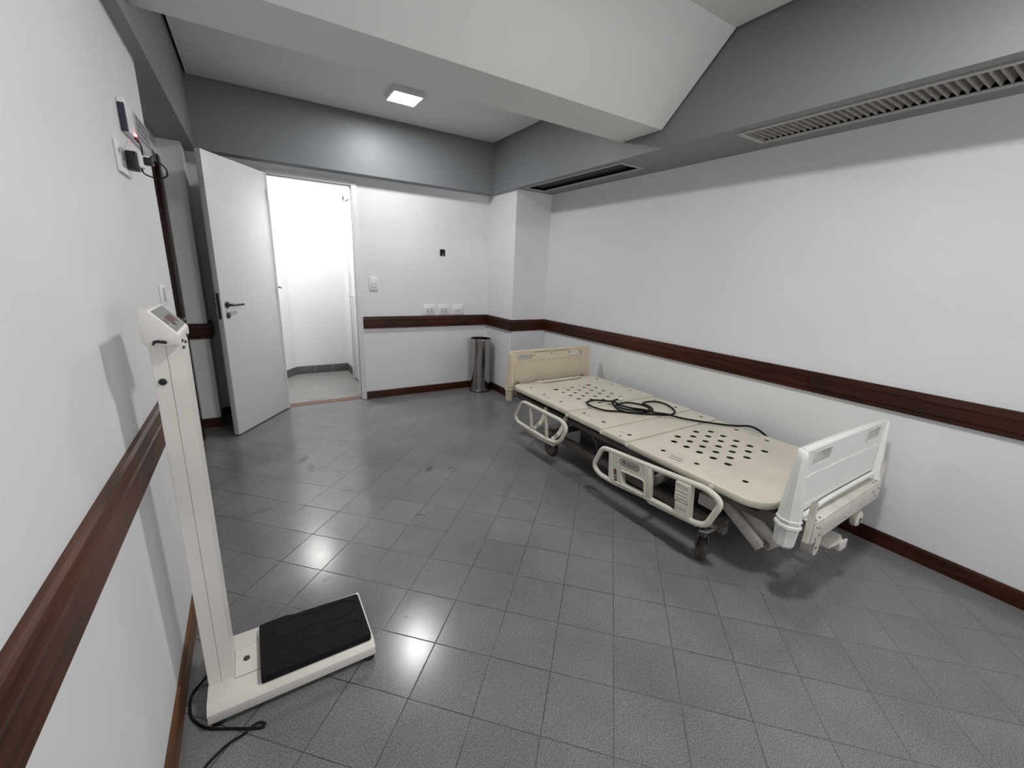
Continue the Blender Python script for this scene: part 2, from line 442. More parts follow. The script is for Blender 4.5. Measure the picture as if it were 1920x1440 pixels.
# corridor behind the open door
bm = new(); box(bm, 0.02, CX1, CY1, CY1+0.1, 0, CZ); struct('wall_corridor_back', bm, M['wall'])
bm = new(); box(bm, CX1, CX1+0.1, 4.43, CY1+0.1, 0, CZ); struct('wall_corridor_right', bm, M['wall'])
bm = new(); box(bm, -0.08, 0.02, 4.43, CY1+0.1, 0, CZ); struct('wall_corridor_left', bm, M['wall'])
bm = new(); box(bm, -0.08, CX1+0.1, 4.43, CY1+0.1, CZ, CZ+0.1); struct('ceiling_corridor', bm, M['ceil'])
bm = new()
prism(bm, [(0.28, 5.52), (0.405, CY1-0.012), (0.405, CY1), (0.28, CY1)], 'z', 0.0, 0.098)
struct('wall_corridor_splay', bm, M['wall'])
bm = new(); prism(bm, [(0.10, 5.30), (0.405, CY1-0.001), (0.10, CY1-0.001)], 'z', 0.0, CZ); struct('wall_corridor_corner', bm, M['wall'])
bm = new()
x = 0.41
while x < CX1-0.02:
    x2 = min(x+0.206, CX1-0.003); box(bm, x, x2-0.004, CY1-0.012, CY1, 0.002, 0.098, 0.001); x += 0.208
box(bm, CX1-0.012, CX1, 5.27, 5.46, 0.002, 0.098, 0.001); box(bm, CX1-0.012, CX1, 5.464, CY1-0.016, 0.002, 0.098, 0.001)
d = Vector((0.305, 0.4, 0)).normalized(); nrm = Vector((d.y, -d.x, 0))
a0, a1 = Vector((0.12, 5.326, 0)), Vector((0.402, CY1-0.01, 0))
loft(bm, [[a0+nrm*0.001+Vector((0, 0, z)), a0+nrm*0.013+Vector((0, 0, z)), a1+nrm*0.010+Vector((0, 0, z)), a1+nrm*0.001+Vector((0, 0, z))] for z in (0.002, 0.098)])
struct('baseboard_corridor', bm, M['skirt'])
# door frame on the corridor's right side
bm = new()
box(bm, CX1-0.035, CX1, 5.17, 5.235, 0.02, 2.09, 0.004); box(bm, CX1-0.035, CX1, 4.46, 4.52, 0.02, 2.09, 0.004)
box(bm, CX1-0.035, CX1, 4.46, 5.235, 2.035, 2.10, 0.004); box(bm, CX1-0.022, CX1, 5.12, 5.165, 0.02, 2.03, 0.003)
struct('trim_1', bm, M['doorpaint'])
d4 = thing('door_3', 'closed white door in the side wall of the bright corridor', 'door', (CX1-0.008, 4.82, 0.02), kind='structure')
bm = new(); box(bm, CX1-0.014, CX1-0.002, 4.525, 5.118, 0.022, 2.03, 0.002); obj('door_leaf', bm, M['doorpaint'], d4)
bm = new(); tube(bm, [(CX1-0.014, 5.06, 1.02), (CX1-0.05, 5.06, 1.02), (CX1-0.055, 5.05, 1.02), (CX1-0.055, 4.95, 1.02)], 0.008); obj('door_handle', bm, M['chrome'], d4)
# corridor door seen edge-on
d3 = thing('door_2', 'white door in the bright corridor standing open, seen on its narrow edge', 'door', (0.255, 5.30, 0.01), kind='structure')
bm = new(); prism(bm, [(0.185, 5.245), (0.262, 5.245), (0.262, 5.285), (0.185, 5.285)], 'z', 0.012, 2.06, 0.003); obj('door_leaf', bm, M['doorpaint'], d3)
bm = new()
lathe(bm, [(0, 0), (0.016, 0), (0.016, -0.008), (0, -0.008)], (0.247, 5.245, 1.10), (0, 1, 0), 16)
tube(bm, rounded([(0.247, 5.240, 1.10), (0.252, 5.205, 1.10), (0.300, 5.20, 1.085)], 0.015, False), 0.008)
box(bm, 0.238, 0.254, 5.238, 5.246, 1.02, 1.115, 0.002)
obj('door_handle', bm, M['darkmetal'], d3)

# room door frame (trim) and threshold
bm = new()
box(bm, DX1-0.018, DX1+0.033, YB-0.012, YB+0.002, 0.004, DZ+0.032, 0.003)
box(bm, DX0-0.035, DX0+0.016, YB-0.012, YB+0.002, 0.004, DZ+0.032, 0.003)
box(bm, DX0+0.016, DX1-0.018, YB-0.012, YB+0.002, DZ-0.014, DZ+0.032, 0.003)
box(bm, DX1-0.014, DX1, YB+0.03, YB+0.11, 0.004, DZ, 0.002); box(bm, DX0, DX0+0.014, YB+0.03, YB+0.11, 0.004, DZ, 0.002)
box(bm, DX0+0.014, DX1-0.014, YB+0.03, YB+0.11, DZ-0.014, DZ, 0.002)
struct('trim_2', bm, M['doorpaint'])
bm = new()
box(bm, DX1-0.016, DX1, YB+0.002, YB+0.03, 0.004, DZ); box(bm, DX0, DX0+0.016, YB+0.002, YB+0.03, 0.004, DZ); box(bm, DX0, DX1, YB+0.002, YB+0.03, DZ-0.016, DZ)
struct('trim_3', bm, M['rebate_shade'])
bm = new(); prism(bm, [(4.345, 0.0), (4.345, 0.003), (4.355, 0.007), (4.43, 0.007), (4.44, 0.003), (4.44, 0.0)], 'x', DX0+0.015, DX1-0.015); struct('trim_4', bm, M['threshold'])

# the open room door
d1 = thing('door_1', 'white flush door standing open into the room', 'door', (0.203, 4.300, 0.008), kind='structure')
u = Vector((-0.386, -0.566, 0)).normalized(); nb = Vector((u.y, -u.x, 0))        # nb: away from the visible face
if nb.x > 0: nb = -nb
H0 = Vector((0.203, 4.300, 0)); WL = 0.688
def leafpt(s, t, z): return H0 + u*s + nb*t + Vector((0, 0, z))
bm = new()
q = [leafpt(0, 0, 0), leafpt(WL, 0, 0), leafpt(WL, 0.042, 0), leafpt(0, 0.042, 0)]
prism(bm, [(p.x, p.y) for p in q], 'z', 0.010, 2.066, 0.002)
leaf = obj('door_leaf', bm, M['doorpaint'], d1)
bm = new(); q = [leafpt(WL+0.0003, 0.012, 0), leafpt(WL+0.0018, 0.012, 0), leafpt(WL+0.0018, 0.032, 0), leafpt(WL+0.0003, 0.032, 0)]
prism(bm, [(p.x, p.y) for p in q], 'z', 0.925, 1.115); obj('latch_plate', bm, M['slot'], d1)
fn = -nb
for nm, off, dirn in (('door_handle', 0.0, fn), ('door_handle', 0.042, nb)):
    bm = new()
    c0 = leafpt(WL-0.055, off, 1.028)
    lathe(bm, [(0, 0.0005), (0.024, 0.0005), (0.024, 0.007), (0.012, 0.009), (0, 0.009)], c0, dirn, 24)
    tube(bm, rounded([c0+dirn*0.004, c0+dirn*0.05, c0+dirn*0.05-u*0.115], 0.02, False), 0.0095, seg=12)
    obj(nm, bm, M['darkmetal'], d1)
    bm = new(); c0 = leafpt(WL-0.055, off, 0.950)
    lathe(bm, [(0, 0.0005), (0.022, 0.0005), (0.022, 0.006), (0.010, 0.009), (0, 0.009)], c0, dirn, 24)
    obj('keyhole_cover', bm, M['darkmetal'], d1)
for z in (0.25, 1.05, 1.85):
    bm = new(); lathe(bm, [(0, 0), (0.007, 0), (0.007, 0.09), (0, 0.09)], leafpt(-0.006, -0.004, z), (0, 0, 1), 12); obj('hinge', bm, M['doorpaint'], d1)

# dark wooden door in the recess
d2 = thing('door_4', 'dark brown wooden door set in the recess behind the scale', 'door', (XRC, 3.3, 0), kind='structure')
bm = new(); box(bm, XRC, XRC+0.012, 2.98, 3.74, 0.006, 1.94, 0.002); obj('door_leaf', bm, M['doorwood'], d2)
bm = new()
box(bm, XRC, XRC+0.036, 3.74, 3.85, 0.0, 1.995, 0.003); box(bm, XRC, XRC+0.036, 2.87, 2.98, 0.0, 1.995, 0.003); box(bm, XRC, XRC+0.030, 2.98, 3.74, 1.93, 1.995, 0.003)
obj('door_frame', bm, M['doorwood'], d2)
bm = new()
lathe(bm, [(0, 0), (0.022, 0), (0.022, 0.006), (0, 0.006)], (XRC+0.012, 3.66, 0.945), (1, 0, 0), 20)
tube(bm, rounded([(XRC+0.014, 3.66, 0.945), (XRC+0.05, 3.66, 0.945), (XRC+0.05, 3.56, 0.945)], 0.012, False), 0.009)
obj('door_handle', bm, M['chrome'], d2)

# handrails: one moulded profile, mitred round the room
RB, RT = 0.742, 0.861
RP = [(0.0, RB), (0.020, RB), (0.024, RB+0.004), (0.024, RB+0.022), (0.021, RB+0.0235), (0.021, RB+0.0255), (0.026, RB+0.027), (0.026, RT-0.040), (0.022, RT-0.038), (0.022, RT-0.036), (0.024, RT-0.0345), (0.019, RT-0.006), (0.012, RT), (0.0, RT)]
BP = [(0.0, 0.0), (0.013, 0.0), (0.013, 0.070), (0.009, 0.079), (0.0, 0.079)]
def run(name, path, prof, m, side=1):
    """path: XY polyline along the wall; profile grows to the given side"""
    bm = new(); P = [Vector((p[0], p[1], 0)) for p in path]; n = len(P)
    rings = []
    for i in range(n):
        dirs = []
        if i > 0: dirs.append((P[i]-P[i-1]).normalized())
        if i < n-1: dirs.append((P[i+1]-P[i]).normalized())
        ns = [Vector((-d.y, d.x, 0))*side for d in dirs]
        if len(ns) == 2:
            mv = (ns[0]+ns[1]).normalized(); mv = mv/mv.dot(ns[0])
        else: mv = ns[0]
        rings.append([P[i]+mv*o+Vector((0, 0, z)) for o, z in prof])
    loft(bm, rings)
    return struct(name, bm, m, smooth=20)
e = 0.0
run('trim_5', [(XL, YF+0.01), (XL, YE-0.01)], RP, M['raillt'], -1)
run('trim_6', [(0.942, YB), (XP, YB)], RP, M['railx'], -1)
run('trim_7', [(XP, YB-0.026), (XP, YP), (XR, YP)], RP, M['rail'], -1)
run('trim_8', [(XR, YP-0.024), (XR, 1.075)], RP, M['rail'], -1)
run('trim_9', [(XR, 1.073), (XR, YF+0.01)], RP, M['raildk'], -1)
run('trim_10', [(XRC+0.001, YPL), (XPL, YPL), (XPL, YB-0.001)], RP, M['railx'], -1)
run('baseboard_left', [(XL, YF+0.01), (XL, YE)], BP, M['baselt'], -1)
run('baseboard_back', [(0.940, YB), (XP, YB)], BP, M['railx'], -1)
run('baseboard_pillar', [(XP, YB-0.013), (XP, YP), (XR, YP)], BP, M['rail'], -1)
run('baseboard_right', [(XR, YP-0.013), (XR, 0.345)], BP, M['rail'], -1)
run('baseboard_near', [(XR, 0.343), (XR, YF+0.01)], BP, M['rail'], -1)
run('baseboard_pilaster', [(XRC+0.001, YPL), (XPL, YPL), (XPL, YB), (0.16, YB)], BP, M['railx'], -1)

# ------------------------------------------------------------------ ceiling lamps
def lamp(x, y, label):
    t = thing('ceiling_light', label, 'lamp', (x, y, ZC), group='square ceiling lights')
    bm = new(); plate(bm, [(x+a, y+b) for a, b in rrect(-.118, .118, -.118, .118, .012)], [[(x+a, y+b) for a, b in rrect(-.108, .108, -.108, .108, .008)]], 'z', ZC-0.034, ZC); obj('lamp_frame', bm, M['lampbody'], t)
    bm = new(); box(bm, x-.107, x+.107, y-.107, y+.107, ZC-0.0325, ZC-0.004, 0.003); obj('diffuser', bm, M['diff'], t)
    return t
LX, FY, NY = 1.160, 3.535, 0.62
lamp(LX, FY, 'lit square lamp on the ceiling near the open door')
lamp(LX, NY, 'lit square ceiling lamp just on the camera side of the white beam')
def area(name, loc, size, energy, col=(1, 1, 1)):
    l = bpy.data.lights.new(name, 'AREA'); l.shape = 'SQUARE'; l.size = size; l.energy = energy; l.color = col
    o = bpy.data.objects.new(name, l); COL.objects.link(o); o.location = loc; o['kind'] = 'helper'
    return o
E_FAR, E_NEAR, E_WIN, E_COR = 10, 15, 11.5, 7
area('far_lamp_glow', (LX, FY, ZC-0.036), 0.21, E_FAR, (0.97, 0.985, 1.0))
area('near_lamp_glow', (LX, NY, ZC-0.036), 0.21, E_NEAR, (1.0, 0.998, 0.995))
wl = area('window_daylight', ((WX0+WX1)/2, YF+0.004, (WZ0+WZ1)/2), 1.0, E_WIN, (0.97, 0.985, 1.0))
wl.data.shape = 'RECTANGLE'; wl.data.size = WX1-WX0-0.08; wl.data.size_y = WZ1-WZ0-0.08; wl.rotation_euler = (math.radians(-90), 0, math.radians(180))
area('corridor_fill_light', (0.60, 4.66, CZ-0.03), 0.22, 5.0, (1.0, 0.998, 0.995))  # added fill without a known lamp, lifts the lower corridor wall
area('corridor_lamp_glow', (0.435, 5.20, CZ-0.03), 0.22, E_COR, (1.0, 0.995, 0.97))

# ------------------------------------------------------------------ vents in the soffit
def vent(label, V, slatted):
    a, b, c, d_ = V
    t = thing('ceiling_vent', label, 'vent', ((a+b)/2, (c+d_)/2, ZS), group='air vents in the grey soffit')
    bm = new(); w = 0.016
    plate(bm, [(a-w, c-w), (b+w, c-w), (b+w, d_+w), (a-w, d_+w)], [[(a+.006, c+.006), (b-.006, c+.006), (b-.006, d_-.006), (a+.006, d_-.006)]], 'z', ZS-0.007, ZS-0.0005)
    obj('vent_frame', bm, M['vent'], t)
    bm = new(); h = ZS+0.085
    box(bm, a, b, c, d_, h, h+0.004)
    for X0, X1, Y0, Y1 in ((a-.004, a, c, d_), (b, b+.004, c, d_), (a, b, c-.004, c), (a, b, d_, d_+.004)): box(bm, X0, X1, Y0, Y1, ZS+0.002, h)
    obj('duct', bm, M['ventin'], t)
    bm = new()
    if slatted:
        y = d_-0.022
        while y > c+0.02:
            pr = [(y+0.006, ZS-0.002), (y+0.009, ZS-0.002), (y+0.004, ZS+0.012), (y-0.007, ZS+0.028), (y-0.010, ZS+0.027), (y+0.000, ZS+0.012)]
            prism(bm, pr, 'x', a+0.007, b-0.007); y -= 0.0305
        obj('slats', bm, M['slat'], t)
    else:
        box(bm, (a+b)/2-0.012, (a+b)/2-0.009, c+.006, d_-.006, ZS+0.02, ZS+0.06); box(bm, (a+b)/2+0.055, (a+b)/2+0.058, c+.006, d_-.006, ZS+0.02, ZS+0.06)
        obj('blades', bm, M['keypadbtn'], t)
    return t
vent('plain air vent with a thin pale frame at the far end of the soffit', V1, False)
vent('long slatted air vent over the bare wall above the bed', V2, True)

# ------------------------------------------------------------------ small wall fittings
def wallplate(name, label, cat, x0, x1, z0, z1, inner, group=None, kindn='sockets'):
    t = thing(name, label, cat, ((x0+x1)/2, YB, (z0+z1)/2), group)
    bm = new(); box(bm, x0, x1, YB-0.011, YB-0.0003, z0, z1, 0.003); obj('cover_plate', bm, M['plate'], t)
    for nm, m, a, b, c, d_, dep in inner:
        bm = new(); box(bm, x0+a, x0+b, YB-0.011-dep, YB-0.0105, z0+c, z0+d_, 0.0012); obj(nm, bm, m, t)
    return t
wallplate('light_switch', 'white upright switch plate on the wall beside the doorway', 'switch', 1.015, 1.098, 1.122, 1.252,
          [('switch_frame', M['platein'], .020, .064, .026, .104, .0008), ('rocker', M['plate'], .0225, .0615, .029, .101, .004), ('rocker_edge', M['platein'], .0235, .0605, .058, .064, .0046)])
sock = [('socket_insert', M['platein'], .026, .114, .026, .072, .0009)]
for k, (x0, x1, lab) in enumerate(((1.569, 1.704, 'white double socket above the rail, furthest from the corner bin'), (1.737, 1.876, 'white double socket above the rail, middle one of three'), (1.900, 2.036, 'white socket plate above the rail next to the corner, with a blank top half'))):
    t = wallplate('wall_socket', lab, 'socket', x0, x1, 0.874, 0.976, [('socket_insert', M['plate'], .022, .117, .022, .078, .001)], 'sockets above the handrail')
    cols = (0.036, 0.052, 0.082, 0.098) if k < 2 else (0.036, 0.052, 0.068, 0.084, 0.1)
    for c in cols:
        z1 = 0.940 if k < 2 else 0.922
        bm = new(); box(bm, x0+c-.0045, x0+c+.0045, YB-0.0135, YB-0.0115, 0.906, z1); obj('socket_slot', bm, M['platein'], t)
    if k < 2: bm = new(); box(bm, x0+.034, x0+.104, YB-0.0135, YB-0.0115, 0.897, 0.904); obj('socket_slot', bm, M['platein'], t)
t = thing('junction_box', 'small black open wall box above the three sockets', 'wall box', (1.79, YB, 1.522))
bm = new(); plate(bm, [(1.762, 1.490), (1.819, 1.490), (1.819, 1.556), (1.762, 1.556)], [[(1.767, 1.495), (1.814, 1.495), (1.814, 1.551), (1.767, 1.551)]], 'y', YB-0.006, YB-0.0003); obj('box_rim', bm, M['black'], t)
bm = new(); box(bm, 1.766, 1.815, YB-0.0015, YB+0.002, 1.494, 1.552); obj('box_inside', bm, M['hole'], t)
bm = new(); lathe(bm, [(0, 0), (0.006, 0), (0.006, 0.003), (0, 0.003)], (1.797, YB-0.0015, 1.502), (0, -1, 0), 12); obj('screw', bm, M['chrome'], t)

W = XL
# left wall: controller, socket with adapter, switch
t = thing('wall_controller', 'grey keypad box with a red light, high on the near white wall', 'controller', (W, 2.26, 1.81))
bm = new(); box(bm, W+0.0003, W+0.019, 2.062, 2.49, 1.766, 1.866, 0.003); obj('body', bm, M['plate'], t)
bm = new(); box(bm, W+0.0003, W+0.0195, 2.0565, 2.066, 1.762, 1.850, 0.002); obj('end_cap', bm, M['navy'], t)
bm = new(); box(bm, W+0.0185, W+0.0215, 2.20, 2.487, 1.770, 1.862, 0.001); kp = obj('keypad', bm, M['keypad'], t)
for r in range(4):
    for c in range(4): bm = new(); box(bm, W+0.021, W+0.0235, 2.225+c*.064, 2.267+c*.064, 1.779+r*.021, 1.792+r*.021, .0008); obj('keypad_key', bm, M['keypadbtn'], kp)
bm = new(); lathe(bm, [(0, 0.0), (0.006, 0.0), (0.006, 0.004), (0, 0.006)], (W+0.0195, 2.165, 1.772), (1, 0, 0), 12); obj('indicator_light', bm, M['led'], t)
t = thing('wall_socket', 'white double socket plate under the grey keypad box', 'socket', (W, 1.965, 1.657))
bm = new(); box(bm, W+0.0003, W+0.010, 1.886, 2.048, 1.610, 1.706, 0.003); obj('cover_plate', bm, M['plate'], t)
bm = new(); box(bm, W+0.0095, W+0.0115, 1.912, 2.022, 1.630, 1.688, 0.001); obj('socket_insert', bm, M['platein'], t)
for a in ((W+0.011, W+0.0122, 1.928, 1.936, 1.650, 1.676), (W+0.011, W+0.0122, 1.950, 1.956, 1.650, 1.676), (W+0.0098, W+0.0112, 1.892, 1.897, 1.664, 1.678)):
    bm = new(); box(bm, *a); obj('socket_slot', bm, M['slot'], t)
t = thing('power_adapter', 'black plug adapter with a looped cable in the upper wall socket', 'adapter', (W+0.012, 2.0, 1.66))
bm = new(); box(bm, W+0.0112, W+0.042, 1.968, 2.018, 1.630, 1.688, 0.005); obj('adapter_body', bm, M['black'], t)
bm = new(); box(bm, W+0.041, W+0.055, 1.972, 2.012, 1.640, 1.682, 0.004); obj('adapter_ring', bm, M['plate'], t)
bm = new(); box(bm, W+0.054, W+0.080, 1.980, 2.008, 1.652, 1.676, 0.004); obj('plug_head', bm, M['black'], t)
bm = new()
cp = [(W+0.078, 1.994, 1.664), (W+0.095, 1.995, 1.664), (W+0.110, 2.00, 1.650), (W+0.110, 2.00, 1.627), (W+0.092, 2.00, 1.617), (W+0.066, 2.00, 1.618), (W+0.046, 2.0, 1.632), (W+0.048, 2.03, 1.68), (W+0.044, 2.07, 1.72), (W+0.034, 2.12, 1.745), (W+0.024, 2.165, 1.762)]
tube(bm, spline(cp, 8), 0.0024, seg=8); obj('cable', bm, M['cord'], t)
bm = new(); tube(bm, [(W+0.030, 2.135, 1.748), (W+0.021, 2.163, 1.765)], [0.0035, 0.0062], seg=10); obj('cable_plug', bm, M['black'], t)
t = thing('light_switch', 'faint white switch plate on the near wall behind the scale head', 'switch', (W, 2.285, 1.2))
bm = new(); box(bm, W+0.0003, W+0.008, 2.228, 2.345, 1.155, 1.242, 0.002); obj('cover_plate', bm, M['plate'], t)
bm = new(); box(bm, W+0.0075, W+0.0095, 2.262, 2.312, 1.172, 1.226, 0.001); obj('rocker', bm, M['platein'], t)

# ------------------------------------------------------------------ steel bin
bx, by, br = 2.185, 4.150, 0.120
t = thing('waste_bin', 'tall round brushed steel waste bin in the corner behind the bed', 'bin', (bx, by, 0))
bm = new(); lathe(bm, [(0, 0.012), (br, 0.012), (br, 0.602), (br-0.003, 0.602), (br-0.003, 0.02), (0, 0.02)], (bx, by, 0), seg=64); obj('bin_body', bm, M['steel'], t)
bm = new(); lathe(bm, [(br-0.002, 0.597), (br+0.003, 0.597), (br+0.004, 0.606), (br+0.002, 0.612), (br-0.006, 0.612), (br-0.006, 0.597)], (bx, by, 0), seg=64); obj('rim', bm, M['steel'], t)
bm = new(); lathe(bm, [(0, 0.0), (br-0.001, 0.0), (br+0.004, 0.004), (br+0.004, 0.018), (br, 0.022), (0, 0.022)], (bx, by, 0), seg=64); obj('base_ring', bm, M['darkmetal'], t)
bm = new(); lathe(bm, [(br-0.0035, 0.50), (br-0.0065, 0.596), (br-0.0045, 0.597), (br-0.0032, 0.50)], (bx, by, 0), seg=64)
lathe(bm, [(0, 0.5), (br-0.004, 0.5)], (bx, by, 0), seg=48); obj('liner', bm, M['steelin'], t)

# ------------------------------------------------------------------ weighing scale
t = thing('weighing_scale', 'off white column weighing scale with black foot mat beside the near wall', 'scale', (0.0, 1.36, 0))
bm = new(); prism(bm, [(1.221, 0.019), (1.221, 0.052), (1.244, 0.070), (1.492, 0.070), (1.496, 0.019)], 'x', -0.236, 0.250, 0.002); obj('base', bm, M['scale'], t)
bm = new()
box(bm, -0.166, -0.095, 1.304, 1.420, 0.0695, 0.0715, 0.0006); pl = obj('bolt_plate', bm, M['scale'], t)
bm = new(); box(bm, -0.1668, -0.0942, 1.3025, 1.4215, 0.0695, 0.0703); obj('plate_gap', bm, M['hub'], t)
bm = new(); lathe(bm, [(0, 0.0715), (0.0095, 0.0715), (0.009, 0.0745), (0.0055, 0.0755), (0, 0.0745)], (-0.134, 1.366, 0), seg=20); obj('bolt', bm, M['tyre'], t)
for i, (x, y) in enumerate(((-0.212, 1.242), (0.229, 1.240), (-0.215, 1.470), (0.230, 1.470))):
    bm = new(); lathe(bm, [(0, 0), (0.017, 0), (0.020, 0.004), (0.019, 0.021), (0, 0.021)], (x, y, 0), seg=20); obj('rubber_foot', bm, M['black'], t)
bm = new()
prism(bm, [(-0.094, 1.239), (0.236, 1.237), (0.241, 1.242), (0.240, 1.450), (0.232, 1.458), (0.020, 1.466), (-0.010, 1.474), (-0.088, 1.470), (-0.094, 1.462)], 'z', 0.0705, 0.096, 0.0025)
f1 = spline([(-0.048, 1.392, .0962), (-0.005, 1.374, .0962), (0.045, 1.379, .0962), (0.10, 1.376, .0962), (0.150, 1.366, .0962), (0.198, 1.374, .0962), (0.224, 1.408, .0962), (0.205, 1.436, .0962), (0.150, 1.444, .0962), (0.095, 1.436, .0962), (0.04, 1.448, .0962), (-0.015, 1.446, .0962), (-0.044, 1.424, .0962)], 6, True)
f2 = [Vector((p.x-0.0, 2.70-p.y-0.001, p.z)) for p in f1]
f2 = [Vector((p.x+0.002, p.y, p.z)) for p in f2]
for f in (f1, f2): tube(bm, f, 0.0016, True, 6)
obj('foot_mat', bm, M['rubber'], t)
# column: two folded sheets meeting in a seam, standing a hair off plumb
bm = new()
def colring(z, x0, x1):
    k = (z-0.07)/1.05; s = 0.0095*k
    return [(x0+s, 1.31, z), (x1+s, 1.31, z), (x1+s, 1.422, z), (x0+s, 1.422, z)]
for x0, x1 in ((-0.2335, -0.2008), (-0.2002, -0.1672)):
    b2 = new(); loft(b2, [colring(0.0702, x0, x1), colring(1.144, x0, x1)])
    bmesh.ops.bevel(b2, geom=[e_ for e_ in b2.edges if abs((e_.verts[0].co-e_.verts[1].co).z) > .5], offset=0.0011, segments=2, affect='EDGES')
    me = bpy.data.meshes.new('tmp'); b2.to_mesh(me); b2.free(); bm.from_mesh(me); bpy.data.meshes.remove(me)
col_ = obj('column', bm, M['scale'], t)
bm = new(); loft(bm, [colring(0.0703, -0.2010, -0.2000), colring(1.142, -0.2010, -0.2000)])
for v in bm.verts:
    if v.co.y < 1.35: v.co.y += 0.0012
obj('seam', bm, M['hub'], col_)
bm = new(); lathe(bm, [(0, 0), (0.0085, 0), (0.0085, 0.0025), (0.006, 0.0035), (0, 0.0035)], (-0.2085, 1.3098, 1.048), (0, -1, 0), 20); obj('hole_plug', bm, M['black'], t)
hp = [(-0.2235, 1.143), (-0.160, 1.143), (-0.1575, 1.146), (-0.1575, 1.167), (-0.1595, 1.1695), (-0.2095, 1.2275), (-0.2135, 1.2295), (-0.2275, 1.2295), (-0.2305, 1.2265), (-0.2305, 1.152)]
bm = new(); prism(bm, hp, 'y', 1.285, 1.476, 0.002); hd = obj('display_head', bm, M['scalehead'], t)
def on_slope(s, y, lift):      # s: 0 at the top edge of the slope, 1 at its foot
    a, b = Vector((-0.2095, y, 1.2275)), Vector((-0.1595, y, 1.1695)); d_ = (b-a).normalized()
    n_ = Vector((-d_.z, 0, d_.x)); n_ = n_ if n_.z > 0 else -n_
    return a+(b-a)*s+n_*lift
def slab(s0, s1, y0, y1, l0, l1):
    bm = new(); loft(bm, [[on_slope(s0, y0, l), on_slope(s1, y0, l), on_slope(s1, y1, l), on_slope(s0, y1, l)] for l in (l0, l1)]); return bm
obj('display_panel', slab(0.06, 0.93, 1.300, 1.462, 0.0002, 0.0014), M['panel'], hd)
obj('display_window', slab(0.40, 0.74, 1.345, 1.425, 0.0014, 0.0022), M['lcd'], hd)
bmk = slab(0.66, 0.80, 1.36, 1.40, 0.0022, 0.0032); obj('display_button', bmk, M['black'], hd)
bmk = slab(0.44, 0.62, 1.312, 1.328, 0.0014, 0.0020); obj('display_label', bmk, M['slot'], hd)
bm = new(); tube(bm, spline([(-0.2095, 1.2845, 1.146), (-0.2075, 1.282, 1.1515), (-0.201, 1.2815, 1.1545), (-0.194, 1.2815, 1.153), (-0.188, 1.282, 1.1525), (-0.1855, 1.2845, 1.150)], 5), [.0022]*5+[.0036]*21, seg=8); obj('cable_port', bm, M['black'], hd)
for dy, z in ((1.300, 1.150), (1.300, 1.133), (1.345, 1.140), (1.40, 1.150)):
    bm = new(); lathe(bm, [(0, 0), (0.0038, 0), (0.0038, 0.0025), (0.0028, 0.004), (0, 0.004)], (-0.1580 if z > 1.143 else -0.1572, dy+0.012, z), (1, 0, 0), 12); obj('head_screw', bm, M['slot'], t)
cordpts = [(-0.225, 1.42, .030), (-0.243, 1.416, .024), (-0.262, 1.405, .010), (-0.284, 1.385, .0045), (-0.292, 1.351, .004), (-0.284, 1.293, .004), (-0.259, 1.25, .004), (-0.235, 1.225, .004), (-0.205, 1.207, .004), (-0.158, 1.181, .004), (-0.125, 1.162, .004), (-0.102, 1.152, .0045), (-0.095, 1.158, .007), (-0.107, 1.167, .0095), (-0.125, 1.167, .0085), (-0.151, 1.157, .0045), (-0.184, 1.150, .004), (-0.215, 1.132, .004), (-0.24, 1.11, .004), (-0.262, 1.06, .004), (-0.275, 0.98, .004)]
bm = new(); tube(bm, spline(cordpts, 6), 0.0036, seg=8); obj('power_cord', bm, M['cord'], t)

# ------------------------------------------------------------------ hospital bed
bed = thing('hospital_bed', 'cream hospital bed without mattress, perforated platform, along the white wall', 'bed', (2.22, 1.75, 0))
BX0, BX1 = 1.772, 2.664
def dot(x, y, r=0.0125): return circ(x, y, r, 16)
def deck(name, y0, y1, zt, holes, r_head=0.0, r_foot=0.0, lipfoot=False):
    def corner(pts): return pts
    out = []
    def arc(cx, cy, r, a0):
        return [(cx+r*math.cos(math.radians(a0+90*k/8)), cy+r*math.sin(math.radians(a0+90*k/8))) for k in range(9)]
    rh = max(r_head, 0.004); rf = max(r_foot, 0.004)
    def outline(i):
        a, b, c, d_ = BX0+i, BX1-i, y0+i, y1-i
        h, f = max(rh-i, .002), max(rf-i, .002)
        return arc(b-h, d_-h, h, 0)+arc(a+h, d_-h, h, 90)+arc(a+f, c+f, f, 180)+arc(b-f, c+f, f, 270)
    bm = new()
    plate(bm, outline(0.006), holes, 'z', zt-0.003, zt)
    # rolled skirt round the rim
    o0, o1, o2, o3 = outline(0.0062), outline(0.0015), outline(0.0), outline(0.010)
    rings = [[(p[0], p[1], zt) for p in o0], [(p[0], p[1], zt-0.002) for p in o1], [(p[0], p[1], zt-0.006) for p in o2], [(p[0], p[1], zt-0.032) for p in o2], [(p[0], p[1], zt-0.034) for p in o1], [(p[0], p[1], zt-0.034) for p in o3], [(p[0], p[1], zt-0.0035) for p in o3]]
    loft(bm, rings, cap=False)
    return obj(name, bm, M['cream'], bed, 40)
def slit(x, y0, y1, w=0.004): return [(x-w, y0), (x+w, y0), (x+w, y1), (x-w, y1)]
cols = [2.041, 2.131, 2.221, 2.311, 2.402]
hf = []
for i, x in enumerate(cols):
    for k in range(5): hf.append(dot(x, (1.402 if i % 2 == 0 else 1.444)-k*0.0835, 0.0195))
hf += [dot(x, y, 0.0145) for x, y in ((1.872, 1.345), (1.894, 1.150), (1.934, 0.915), (2.590, 1.345), (2.585, 1.150))]
hf += [slit(1.834, 1.20, 1.277, .004), slit(1.860, 1.205, 1.282, .004), slit(2.625, 1.203, 1.283, .006)]
hh = []
